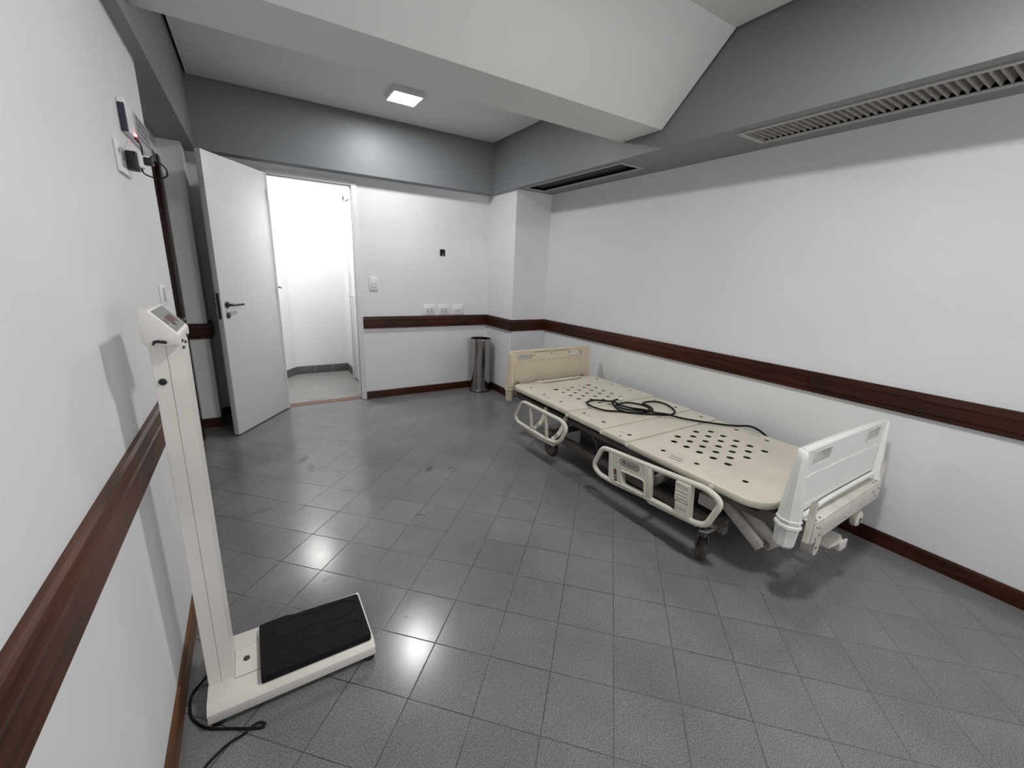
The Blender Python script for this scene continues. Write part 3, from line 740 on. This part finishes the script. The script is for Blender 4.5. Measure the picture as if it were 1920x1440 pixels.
for i, x in enumerate([2.031, 2.115, 2.199, 2.288, 2.379]):
    for k in range(5): hh.append(dot(x, (2.530 if i % 2 == 0 else 2.482)-k*0.0925, 0.0170 if (i, k) not in ((0, 0), (4, 0)) else 0.0220))
hh += [dot(2.125, 2.552, .008), dot(2.30, 2.552, .008)]
hh += [dot(x, y, 0.0135) for x, y in ((2.602, 2.665), (2.590, 2.462), (2.590, 2.256), (1.873, 2.661), (1.860, 2.458), (1.862, 2.254))]
hh += [slit(1.822, 2.332, 2.408, .003), slit(1.840, 2.334, 2.410, .003), slit(2.636, 2.332, 2.412, .006)]
hs = [dot(1.866, 2.0, .013), dot(1.866, 1.811, .0145), dot(2.590, 2.0, .013), dot(2.590, 1.811, .0145), slit(1.857, 1.915, 1.965, .003)]
ht = [dot(1.862, 1.586, .0145), dot(1.797, 1.600, .009), dot(2.590, 1.60, .0145), slit(1.850, 1.612, 1.662, .003), slit(2.600, 1.64, 1.69, .003)]
deck('head_section', 2.072, 2.800, 0.450, hh, r_head=0.075)
deck('seat_section', 1.734, 2.066, 0.4405, hs)
deck('thigh_section', 1.525, 1.7275, 0.4335, ht)
deck('foot_section', 0.735, 1.5185, 0.4265, hf, r_foot=0.115)
bm = new(); box(bm, 1.80, 2.64, 0.78, 2.77, .376, .384); obj('hole_shade_sheet', bm, M['black'], bed)  # black sheet added so the deck holes look dark
# mattress stop bar on the head section
bm = new()
tube(bm, rounded([(2.00, 2.785, .451), (2.045, 2.735, .463), (2.10, 2.728, .463), (2.40, 2.735, .463), (2.455, 2.742, .463), (2.51, 2.785, .451)], .03, False), 0.010, seg=8, flat=(Vector((0, 0, 1)), 0.8))
prism(bm, [(2.035, 2.790), (2.06, 2.738), (2.44, 2.744), (2.49, 2.790)], 'z', 0.4502, 0.461, .002)
obj('mattress_stop', bm, M['cream'], bed)
for x, y in ((2.075, 2.772), (2.425, 2.774)):
    bm = new(); lathe(bm, [(0, .4608), (.012, .4608), (.012, .4616), (0, .4616)], (x, y, 0), seg=16); obj('stop_hole', bm, M['hole'], bed)
# hinge bosses between the sections
for y, z in ((2.069, .415), (1.730, .412), (1.521, .410), (0.985, .405)):
    bm = new(); lathe(bm, [(0, 0), (.012, 0), (.012, .006), (.006, .010), (0, .010)], (BX0+0.001, y, z), (-1, 0, 0), 20); obj('hinge_boss', bm, M['cream'], bed)

# head and foot boards
def board(name, y, thick, bx0, bx1, zb, zt, m, face, handles, lines):
    """face: -1 when the outside looks to -y"""
    bm = new()
    out = [(bx0+.012, zb), (bx1-.012, zb), (bx1-.004, zt-.02)]
    for k in range(6):
        a = math.radians(90*k/5); out.append((bx1-.022+.020*math.cos(a), zt-.020+.020*math.sin(a)))
    for k in range(6):
        a = math.radians(90+90*k/5); out.append((bx0+.022+.020*math.cos(a), zt-.020+.020*math.sin(a)))
    out.append((bx0+.004, zt-.02))
    out = [p for i, p in enumerate(out) if i == 0 or (abs(p[0]-out[i-1][0])+abs(p[1]-out[i-1][1])) > 1e-4]
    plate(bm, out, [rrect(a, b, c, d_, .008, 4) for a, b, c, d_ in handles], 'y', y-thick/2, y+thick/2)
    bmesh.ops.remove_doubles(bm, verts=bm.verts[:], dist=1e-5)
    o = obj(name, bm, m, bed, 40)
    bm = new()
    tube(bm, [(bx0+.016, y, zt-.008), (bx1-.016, y, zt-.008)], 0.0135, seg=12, flat=(Vector((0, 1, 0)), 1.35))
    obj('top_roll', bm, m, o)
    for s in (-1, 1):
        yy = y+s*(thick/2+.0015)
        bm = new()
        for a, b, c, d_ in handles:
            tube(bm, [(p[0], yy, p[1]) for p in rrect(a-.006, b+.006, c-.006, d_+.006, .011, 4)], 0.0022, True, 6)
        for (xa, za, xb, zb_) in lines: tube(bm, [(xa, yy, za), (xb, yy, zb_)], 0.0042, seg=8)
        obj('moulding', bm, m, o)
    return o
def post(bm, x, y, sx, zt, zb, zc, lean=.003):
    """tapered corner post with collar and socket foot; sx: -1 left side, 1 right side"""
    def ring(cx, cy, hx, hy, z, c=.35):
        k = [(1, c), (c, 1), (-c, 1), (-1, c), (-1, -c), (-c, -1), (c, -1), (1, -c)]
        return [(cx+hx*a, cy+hy*b, z) for a, b in k]
    R = [ring(x, y, .012, .012, zt-.001), ring(x, y, .018, .0175, zt-.008), ring(x, y+.0, .021, .020, zt-.03)]
    for q in range(1, 7):
        f = q/6; z = zt-.03+(zc-zt+.03)*f
        R.append(ring(x-sx*lean*f, y, .021+.013*f, .020+.023*f, z))
    R += [ring(x-sx*lean, y, .0385, .046, zc-.001), ring(x-sx*lean, y, .0385, .046, zc-.008), ring(x-sx*lean, y, .035, .043, zc-.010), ring(x-sx*lean, y, .035, .043, zc-.022),
          ring(x-sx*lean, y, .040, .0485, zc-.025), ring(x-sx*lean, y, .0405, .049, zc-.036), ring(x-sx*lean, y, .036, .044, zc-.042), ring(x-sx*lean, y, .034, .042, zc-.048),
          ring(x-sx*lean, y, .030, .037, zb+.012), ring(x-sx*lean, y, .020, .026, zb)]
    loft(bm, R)
FBY, HBY = 0.664, 2.868
ZBT = 0.722
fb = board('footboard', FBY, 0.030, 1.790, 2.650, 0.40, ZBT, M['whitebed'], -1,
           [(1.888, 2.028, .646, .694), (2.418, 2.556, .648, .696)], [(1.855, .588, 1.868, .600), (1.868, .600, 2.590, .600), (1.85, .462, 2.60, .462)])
hb = board('headboard', HBY, 0.032, 1.790, 2.652, 0.33, 0.716, M['beige'], 1,
           [(1.862, 2.0, .640, .681), (2.420, 2.556, .640, .681)], [(1.858, .614, 2.000, .614), (2.0, .614, 2.025, .632), (2.025, .632, 2.40, .632), (2.40, .632, 2.42, .614), (2.42, .614, 2.566, .614), (1.838, .43, 1.838, .60)])
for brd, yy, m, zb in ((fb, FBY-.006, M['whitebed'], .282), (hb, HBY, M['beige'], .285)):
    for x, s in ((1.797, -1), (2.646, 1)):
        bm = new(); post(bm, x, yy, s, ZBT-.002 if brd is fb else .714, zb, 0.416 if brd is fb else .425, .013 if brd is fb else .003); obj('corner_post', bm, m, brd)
for x, z in ((2.022, .672), (2.21, .676), (2.405, .68)):
    bm = new(); lathe(bm, [(0, 0), (.006, 0), (.006, .0015), (0, .0015)], (x, HBY-.016, z), (0, -1, 0), 12); obj('pin_hole', bm, M['slot'], hb)
bm = new(); box(bm, 2.02, 2.405, HBY-.0175, HBY-.0155, .697, .7005); obj('top_slot', bm, M['slot'], hb)
for x in (1.863, 2.585):
    bm = new(); pts = [(x+.015*math.cos(2*PI*k/20), HBY-.019, .437+.015*math.sin(2*PI*k/20)) for k in range(20)]
    tube(bm, pts, .004, True, 8); obj('corner_ring', bm, M['framedk'], hb)
# rounded bolster along the foot of the footboard
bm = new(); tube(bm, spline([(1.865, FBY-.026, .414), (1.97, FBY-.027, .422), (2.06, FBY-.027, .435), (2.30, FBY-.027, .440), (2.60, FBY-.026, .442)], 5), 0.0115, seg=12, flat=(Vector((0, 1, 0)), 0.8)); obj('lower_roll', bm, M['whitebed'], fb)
# head-end crossbeam behind the headboard and foot-end crossbeam in front of the footboard
bm = new()
bar(bm, (1.850, .596, .404), (1.850, .596, .404+.001), .05, .05, 0)
bm.free(); bm = new()
def cbeam():
    y0, y1 = .600, .618
    bm = new()
    bar(bm, (1.868, y0, .354), (2.640, y1, .354), .034, .092, .004, roll=(0, 1, 0))
    return bm
obj('foot_crossbeam', cbeam(), M['frame'], bed)
bm = new(); bar(bm, (1.868, .612, .4035), (2.640, .630, .4035), .055, .006, .002, roll=(0, 1, 0)); obj('beam_flange', bm, M['frame'], bed)
for x, y in ((1.854, .598), (2.640, .618)):
    bm = new(); zt = .505
    plate(bm, [(x+a, y+b) for a, b in rrect(-.0100, .0100, -.0115, .0115, .004, 3)], [[(x+a, y+b) for a, b in rrect(-.0072, .0072, -.0085, .0085, .0025, 3)]], 'z', .322, zt)
    po = obj('beam_post', bm, M['frame'], bed)
    bm = new(); box(bm, x-.0070, x+.0070, y-.0083, y+.0083, zt-.012, zt-.009); obj('post_socket', bm, M['hole'], po)
for f, z in ((.07, .372), (.09, .335), (.03, .385), (.05, .325), (.86, .372), (.93, .335), (.95, .375), (.45, .33)):
    x = 1.868+.772*f; y = .600+.018*f-.0172
    bm = new(); lathe(bm, [(0, 0), (.0045, 0), (.0045, .0012), (0, .0012)], (x, y, z), (0, -1, 0), 10); obj('bolt_hole', bm, M['slot'], bed)
for f in (.05, .10, .90, .95):
    bm = new(); lathe(bm, [(0, .4067), (.005, .4067), (.005, .4075), (0, .4075)], (1.868+.772*f, .598+.018*f, 0), seg=10); obj('bolt_hole', bm, M['slot'], bed)
bm = new(); bar(bm, (1.85, 2.915, .36), (2.60, 2.915, .36), .03, .09, .003, roll=(0, 1, 0)); obj('head_crossbeam', bm, M['frame'], bed)
# hanging bracket, pedal and bumper roller at the foot
bm = new()
o = [(1.986, .325), (1.986, .222)]+[(2.012+.026*math.cos(math.radians(180+180*k/10)), .222+.030*math.sin(math.radians(180+180*k/10))) for k in range(11)]+[(2.038, .325)]
o = [p for i, p in enumerate(o) if i == 0 or abs(p[0]-o[i-1][0])+abs(p[1]-o[i-1][1]) > 1e-4]
plate(bm, o, [], 'y', .604, .655); obj('foot_bracket', bm, M['frame'], bed)
bm = new(); lathe(bm, [(0, 0), (.006, 0), (.006, .001), (0, .001)], (2.004, .6035, .234), (0, -1, 0), 12); obj('bracket_bolt', bm, M['slot'], bed)
bm = new()
prism(bm, [(2.085, .655), (2.10, .585), (2.215, .575), (2.262, .600), (2.258, .650), (2.18, .680)], 'z', .205, .217, .003); pd = obj('brake_pedal', bm, M['frame'], bed)
bm = new(); box(bm, 2.205, 2.262, .571, .582, .165, .212, .003); box(bm, 2.192, 2.206, .574, .640, .168, .208, .002); obj('pedal_lip', bm, M['frame'], pd)
bm = new(); bar(bm, (2.16, .67, .21), (2.16, .86, .17), .03, .012, .002); obj('pedal_arm', bm, M['framedk'], pd)
bm = new(); bar(bm, (2.03, .640, .305), (2.50, .648, .305), .03, .05, .003, roll=(0, 1, 0)); obj('beam_stiffener', bm, M['frame'], bed)
bm = new(); bar(bm, (2.475, .640, .33), (2.475, .640, .235), .055, .02, .003); obj('roller_bracket', bm, M['frame'], bed)
bm = new(); lathe(bm, [(0, -.018), (.030, -.018), (.040, -.012), (.043, 0), (.040, .012), (.030, .018), (0, .018)], (2.445, .612, .246), (0, 1, 0), 28); rl = obj('bumper_roller', bm, M['creamrail'], bed)
bm = new(); box(bm, 2.441, 2.448, .5925, .5945, .206, .246); lathe(bm, [(0, 0), (.009, 0), (.009, .002), (0, .002)], (2.445, .5945, .246), (0, -1, 0), 14); obj('roller_slot', bm, M['hole'], rl)
# under-frame
bm = new()
for x in (1.895, 2.545): bar(bm, (x, .70, .335), (x, 2.86, .335), .036, .062, .003)
for y in (.98, 1.62, 2.30): bar(bm, (1.895, y, .335), (2.545, y, .335), .04, .05, .003, roll=(0, 1, 0))
obj('upper_frame', bm, M['framedk'], bed)
bm = new()
for x in (1.875, 2.565): bar(bm, (x, .93, .165), (x, 2.40, .165), .04, .045, .003)
for y in (.985, 2.335): bar(bm, (1.80, y, .172), (2.64, y, .172), .05, .034, .003, roll=(0, 1, 0))
obj('base_frame', bm, M['framedk'], bed)
bm = new(); bar(bm, (1.945, 1.090, .325), (1.968, .800, .118), .030, .050, .005); obj('lift_arm', bm, M['frame'], bed)
bm = new(); bar(bm, (1.990, 1.030, .335), (2.015, .762, .126), .020, .085, .006); obj('lift_arm', bm, M['frame'], bed)
bm = new(); bar(bm, (2.11, 1.00, .30), (2.12, .74, .23), .04, .035, .004); obj('lift_rod', bm, M['framedk'], bed)
bm = new(); bar(bm, (1.965, .80, .13), (2.10, .78, .13), .03, .03, .004, roll=(0, 1, 0)); obj('lift_axle', bm, M['framedk'], bed)
for y0, y1 in ((1.85, 2.08), (2.22, 2.40)):
    bm = new(); bar(bm, (1.955, y0, .312), (1.955, y1-.06, .19), .025, .045, .004); obj('lift_arm', bm, M['framedk'], bed)
bm = new(); box(bm, 1.935, 2.50, 1.03, 2.10, .11, .305, .01); obj('motor_shade_box', bm, M['black'], bed)  # housing enlarged and blackened to keep the space under the bed dark
bm = new(); box(bm, 1.86, 1.93, 1.00, 1.09, .235, .300, .006); lathe(bm, [(0, 0), (.014, 0), (.014, .012), (0, .012)], (1.90, 1.0005, .275), (0, -1, 0), 14); obj('cable_junction', bm, M['frame'], bed)
bm = new(); tube(bm, spline([(1.88, 1.93, .315), (1.86, 1.85, .27), (1.855, 1.82, .20), (1.858, 1.815, .13), (1.88, 1.82, .06), (1.95, 1.86, .02)], 8), .006, seg=8); obj('hanging_cable', bm, M['framedk'], bed)
# casters
def caster(x, y, turn):
    bm = new()
    lathe(bm, [(0, .165), (.020, .165), (.022, .150), (.030, .146), (.030, .128), (0, .128)], (x, y, 0), seg=20)
    d_ = Vector((math.cos(turn), math.sin(turn), 0)); s = Vector((-d_.y, d_.x, 0))
    ax = Vector((x, y, .060))-d_*.022
    for k in (-1, 1):
        tp = Vector((x, y, .132))+s*(k*.024)-d_*.004
        bar(bm, tp, ax+s*(k*.024), .034, .006, .002, roll=d_)
    bar(bm, Vector((x, y, .132))-s*.028, Vector((x, y, .132))+s*.028, .046, .010, .002, roll=d_)
    o_ = obj('caster', bm, M['darkmetal'], bed)
    bm = new(); lathe(bm, [(.044, -.016), (.056, -.015), (.060, -.008), (.060, .008), (.056, .015), (.044, .016)], ax, s, 32)
    w = obj('caster_tyre', bm, M['tyre'], o_)
    bm = new(); lathe(bm, [(0, -.014), (.012, -.016), (.044, -.015), (.045, 0), (.044, .015), (.012, .016), (0, .014)], ax, s, 28); obj('caster_hub', bm, M['hub'], o_)
    bm = new(); bar(bm, Vector((x, y, .135))+d_*.01, Vector((x, y, .122))+d_*.065, .03, .006, .002, roll=s); obj('brake_lever', bm, M['chrome'], o_)
caster(1.800, 1.000, math.radians(42)); caster(1.850, 2.335, math.radians(100)); caster(2.60, .985, math.radians(70)); caster(2.60, 2.335, math.radians(110))
# foot-end side rail with control panel (plane X = 1.70)
RX = 1.700
r1 = obj
bm = new()
o = [(1.697, .222), (1.634, .362), (1.560, .372), (1.30, .392), (.958, .424), (.880, .395), (.935, .247), (.99, .228), (1.275, .216), (1.526, .188), (1.640, .186)]
o = rounded([(RX, a, b) for a, b in o], [.05, .03, .05, .1, .06, .06, .045, .03, .1, .05, .045], True, 5)
tube(bm, o, 0.0150, True, 12, flat=(Vector((1, 0, 0)), 0.9))
sr = obj('side_rail', bm, M['creamrail'], bed)
bm = new()
panel = [(1.572, .366), (1.285, .389), (1.272, .222), (1.53, .196), (1.556, .215)]
hole = [(p.y, p.z) for p in rounded([(0, 1.464, .286), (0, 1.306, .300), (0, 1.294, .228), (0, 1.440, .217)], .016, True, 5)]
plate(bm, panel, [hole], 'x', RX-.012, RX+.012)
pn = obj('control_panel', bm, M['creamrail'], sr)
bm = new()
lo = rounded([(RX-.013, 1.470, .292), (RX-.013, 1.300, .307), (RX-.013, 1.286, .222), (RX-.013, 1.448, .210)], .02, True, 5)
tube(bm, lo, .0045, True, 8)
tube(bm, [(RX-.013, 1.302, .385), (RX-.013, 1.286, .222)], .005, seg=8)
tube(bm, rounded([(RX-.013, 1.548, .362), (RX-.013, 1.532, .232), (RX-.013, 1.51, .205), (RX-.013, 1.30, .219)], .02, False, 4), .004, seg=8)
obj('panel_moulding', bm, M['creamrail'], sr)
bm = new(); bar(bm, (RX-.002, 1.280, .388), (RX-.002, 1.262, .224), .026, .030, .005); obj('panel_post', bm, M['creamrail'], sr)
# badge with a dark mark and the maker's lettering
bc = Vector((RX-.0122, 1.413, .350)); bu = Vector((0, -.146, .010)).normalized(); bv = Vector((0, .010, .146)).normalized()
def pill(L, h, x0, x1, n=8):
    pts = []
    for k in range(n+1):
        a = math.radians(-90+180*k/n); pts.append((L+h*math.cos(a), h*math.sin(a)))
    for k in range(n+1):
        a = math.radians(90+180*k/n); pts.append((-L+h*math.cos(a), h*math.sin(a)))
    return [[bc+bu*p[0]+bv*p[1]+Vector((-x, 0, 0)) for p in pts] for x in (x0, x1)]
bm = new(); loft(bm, pill(.053, .0185, 0, .0012)); bd = obj('badge', bm, M['badgedk'], sr)
bm = new(); loft(bm, pill(.053, .0165, .0012, .0018)); obj('badge_face', bm, M['label'], sr)
mt = Matrix.Identity(4)
for i in range(3): mt[i][0], mt[i][1], mt[i][2], mt[i][3] = bu[i], bv[i], (-1, 0, 0)[i], (bc+Vector((-.0019, 0, 0))+bu*.019)[i]
text_mesh('badge_lettering', 'HILL-ROM', .0150, M['badgedk'], sr, mt)
def badgepoly(bm, pts): loft(bm, [[bc+bu*a+bv*b+Vector((-x, 0, 0)) for a, b in pts] for x in (.0018, .0024)])
bm = new()
badgepoly(bm, [(-.050, .008), (-.040, .008), (-.036, .000), (-.036, -.008), (-.040, -.008), (-.041, -.001), (-.045, .002)])
badgepoly(bm, [(-.034, .008), (-.029, .008), (-.025, -.008), (-.030, -.008)]); badgepoly(bm, [(-.038, .008), (-.035, .008), (-.035, .001), (-.038, .003)])
obj('badge_mark', bm, M['badgedk'], sr)
bm = new(); loft(bm, [[(RX-x, 1.511+a*.0095-.0011*0+b*.17*.5, .245+b*.037) for a, b in ((1, .86), (.55, 1), (-.55, 1), (-1, .86), (-1, -.86), (-.55, -1), (.55, -1), (1, -.86))] for x in (.0121, .0135)])
for v in bm.verts: v.co.y = 1.504+(v.co.y-1.511)*0.0+ (v.co.z-.245)*.16 + (v.co.y-1.511-(v.co.z-.245)/.037*.085)
bp_ = obj('button_strip', bm, M['badgedk'], sr)
for k, m in ((.027, M['red']), (.014, M['red']), (-.002, M['label']), (-.019, M['label'])):
    bm = new(); lathe(bm, [(0, 0), (.0062, 0), (.0062, .0025), (.004, .0035), (0, .0035)], (RX-.0134, 1.504+k*.16, .245+k), (-1, 0, 0), 12); obj('rail_button', bm, m, sr)
# handset box on the rail
bm = new()
def hb_(y0, y1, z0, z1, x0, x1, b=.004): box(bm, x0, x1, y0, y1, z0, z1, b)
loft(bm, [[(x, 1.113, .400), (x, 1.030, .406), (x, 1.015, .232), (x, 1.092, .226)] for x in (RX-.024, RX+.018)])
bmesh.ops.bevel(bm, geom=bm.edges[:], offset=.004, segments=2, affect='EDGES')
hbx = obj('handset_box', bm, M['creamrail'], sr)
bm = new()
tube(bm, [(RX-.0245, a, b) for a, b in ((1.106, .392), (1.038, .396), (1.028, .312), (1.100, .308))], .0022, True, 6)
for za in (.365, .345, .330, .296, .288, .280): tube(bm, [(RX-.0245, 1.100-(.40-za)*.09, za-.002), (RX-.0245, 1.036-(.40-za)*.09, za+.002)], .0018, seg=6)
obj('handset_ribs', bm, M['creamrail'], sr)
bm = new(); bar(bm, (1.715, 1.268, .31), (1.880, 1.268, .33), .05, .022, .003, roll=(0, 0, 1)); obj('rail_arm', bm, M['framedk'], sr)
bm = new(); prism(bm, [(.96, .232), (1.10, .222), (1.29, .206), (1.26, .188), (1.08, .204), (.98, .214)], 'x', RX-.005, RX+.028, .003); obj('rail_skirt', bm, M['creamrail'], sr)
bm = new(); bar(bm, (1.742, .93, .205), (1.742, .975, .190), .05, .012, .002); obj('rail_latch', bm, M['chrome'], sr)
# head-end side rail
bm = new()
o = rounded([(RX, a, b) for a, b in [(2.510, .398), (2.610, .250), (2.565, .212), (2.20, .206), (2.072, .223), (2.022, .262), (1.974, .365), (2.030, .398)]], [.04, .05, .05, .05, .04, .05, .05, .05], True, 5)
tube(bm, o, 0.0140, True, 12)
s2 = obj('side_rail', bm, M['creamrail'], bed)
for ya, yb_ in ((2.403, 2.378), (2.208, 2.187)):
    bm = new(); bar(bm, (RX, ya, .395), (RX, yb_, .215), .018, .022, .004); obj('rail_spindle', bm, M['creamrail'], s2)
for y in (2.36, 2.13):
    bm = new(); tube(bm, spline([(1.80, y-.02, .385), (1.79, y-.01, .32), (1.765, y, .26), (1.715, y+.01, .222)], 5), .014, seg=10, flat=(Vector((0, 1, 0)), 1.3)); obj('rail_arm', bm, M['creamrail'], s2)
bm = new(); prism(bm, [(2.50, .204), (2.30, .196), (2.12, .204), (2.10, .186), (2.30, .176), (2.46, .188)], 'x', RX-.006, RX+.026, .003); obj('rail_skirt', bm, M['creamrail'], s2)

# cord lying on the bed
pc = thing('coiled_cable', 'black power cord with a clear white plug, coiled on the bed platform', 'cord', (2.25, 1.85, .44))
za = .4482
raw = [(2.276, 2.086, 1), (2.240, 2.080, 1), (2.206, 2.069, 1), (2.180, 2.049, 1), (2.143, 1.982, 0), (2.125, 1.917, 0), (2.139, 1.868, 0), (2.199, 1.828, 0), (2.255, 1.808, 0), (2.31, 1.824, 0), (2.357, 1.861, 0), (2.377, 1.912, 0), (2.359, 1.959, 0), (2.316, 2.003, .3), (2.253, 2.016, .5), (2.201, 2.008, .5), (2.157, 1.990, 1), (2.140, 1.931, 1), (2.157, 1.873, 1), (2.203, 1.834, 1), (2.275, 1.797, 1), (2.324, 1.803, 0), (2.366, 1.841, 0), (2.393, 1.897, 0), (2.391, 1.945, 0), (2.428, 1.968, 0), (2.49, 1.969, 0), (2.54, 1.941, 0), (2.553, 1.879, 0), (2.52, 1.793, 0), (2.47, 1.728, 0), (2.415, 1.697, 0), (2.351, 1.695, 0), (2.294, 1.735, 0), (2.225, 1.785, 0), (2.152, 1.845, 0), (2.097, 1.901, 0), (2.028, 1.95, 0), (1.982, 2.005, .6), (1.971, 2.069, 1), (1.993, 2.119, 1), (2.043, 2.143, 1), (2.106, 2.139, 1), (2.150, 2.095, 1), (2.168, 2.030, 2), (2.150, 1.95, 2), (2.172, 1.868, 2), (2.225, 1.800, 2), (2.280, 1.748, 1), (2.330, 1.690, 1), (2.380, 1.630, 0), (2.435, 1.545, 0), (2.55, 1.438, 0), (2.635, 1.376, 0), (2.676, 1.31, 1), (2.690, 1.25, 0), (2.700, 1.19, -3), (2.705, 1.12, -8)]
bm = new(); tube(bm, spline([(x, y, za+.0015+l*.0125-max(0, min(.014, (1.58-y)*.07))) for x, y, l in raw], 5), .0066, seg=8); obj('cable', bm, M['cord'], pc)
bm = new()
lathe(bm, [(0, 0), (.010, 0), (.012, .004), (.0145, .014), (.0145, .034), (.012, .038), (0, .038)], (2.272, 2.086, .465), (.97, -.24, 0), 20)
pg = obj('plug', bm, M['plate'], pc)
bm = new()
for k in (-1, 1): tube(bm, [(2.308, 2.077+k*.006, .465), (2.326, 2.072+k*.006, .465)], .0022, seg=8)
obj('plug_pins', bm, M['chrome'], pg)

# ------------------------------------------------------------------ world, camera, view
w = bpy.data.worlds.new('world'); sc.world = w; w.use_nodes = True
w.node_tree.nodes['Background'].inputs[0].default_value = (0.02, 0.02, 0.02, 1); w.node_tree.nodes['Background'].inputs[1].default_value = 1.0
yaw, pitch, roll, f = 0.5655, -0.2637, 0.0430, 773.886
F = Vector((math.sin(yaw)*math.cos(pitch), math.cos(yaw)*math.cos(pitch), math.sin(pitch)))
r0 = Vector((math.cos(yaw), -math.sin(yaw), 0)); u0 = r0.cross(F)
Rt = r0*math.cos(roll)+u0*math.sin(roll); U = -r0*math.sin(roll)+u0*math.cos(roll)
cam = bpy.data.cameras.new('camera'); cam.sensor_fit = 'HORIZONTAL'; cam.sensor_width = 36.0; cam.lens = f/1920*36.0; cam.clip_start = 0.02
co = bpy.data.objects.new('camera', cam); COL.objects.link(co)
mw = Matrix.Identity(4)
for i in range(3): mw[i][0], mw[i][1], mw[i][2], mw[i][3] = Rt[i], U[i], -F[i], (0, 0, 1.35)[i]
co.matrix_world = mw
sc.camera = co
sc.view_settings.view_transform = 'Standard'; sc.view_settings.look = 'None'; sc.view_settings.gamma = 1.0
sc.view_settings.use_curve_mapping = False; sc.view_settings.exposure = 0.72
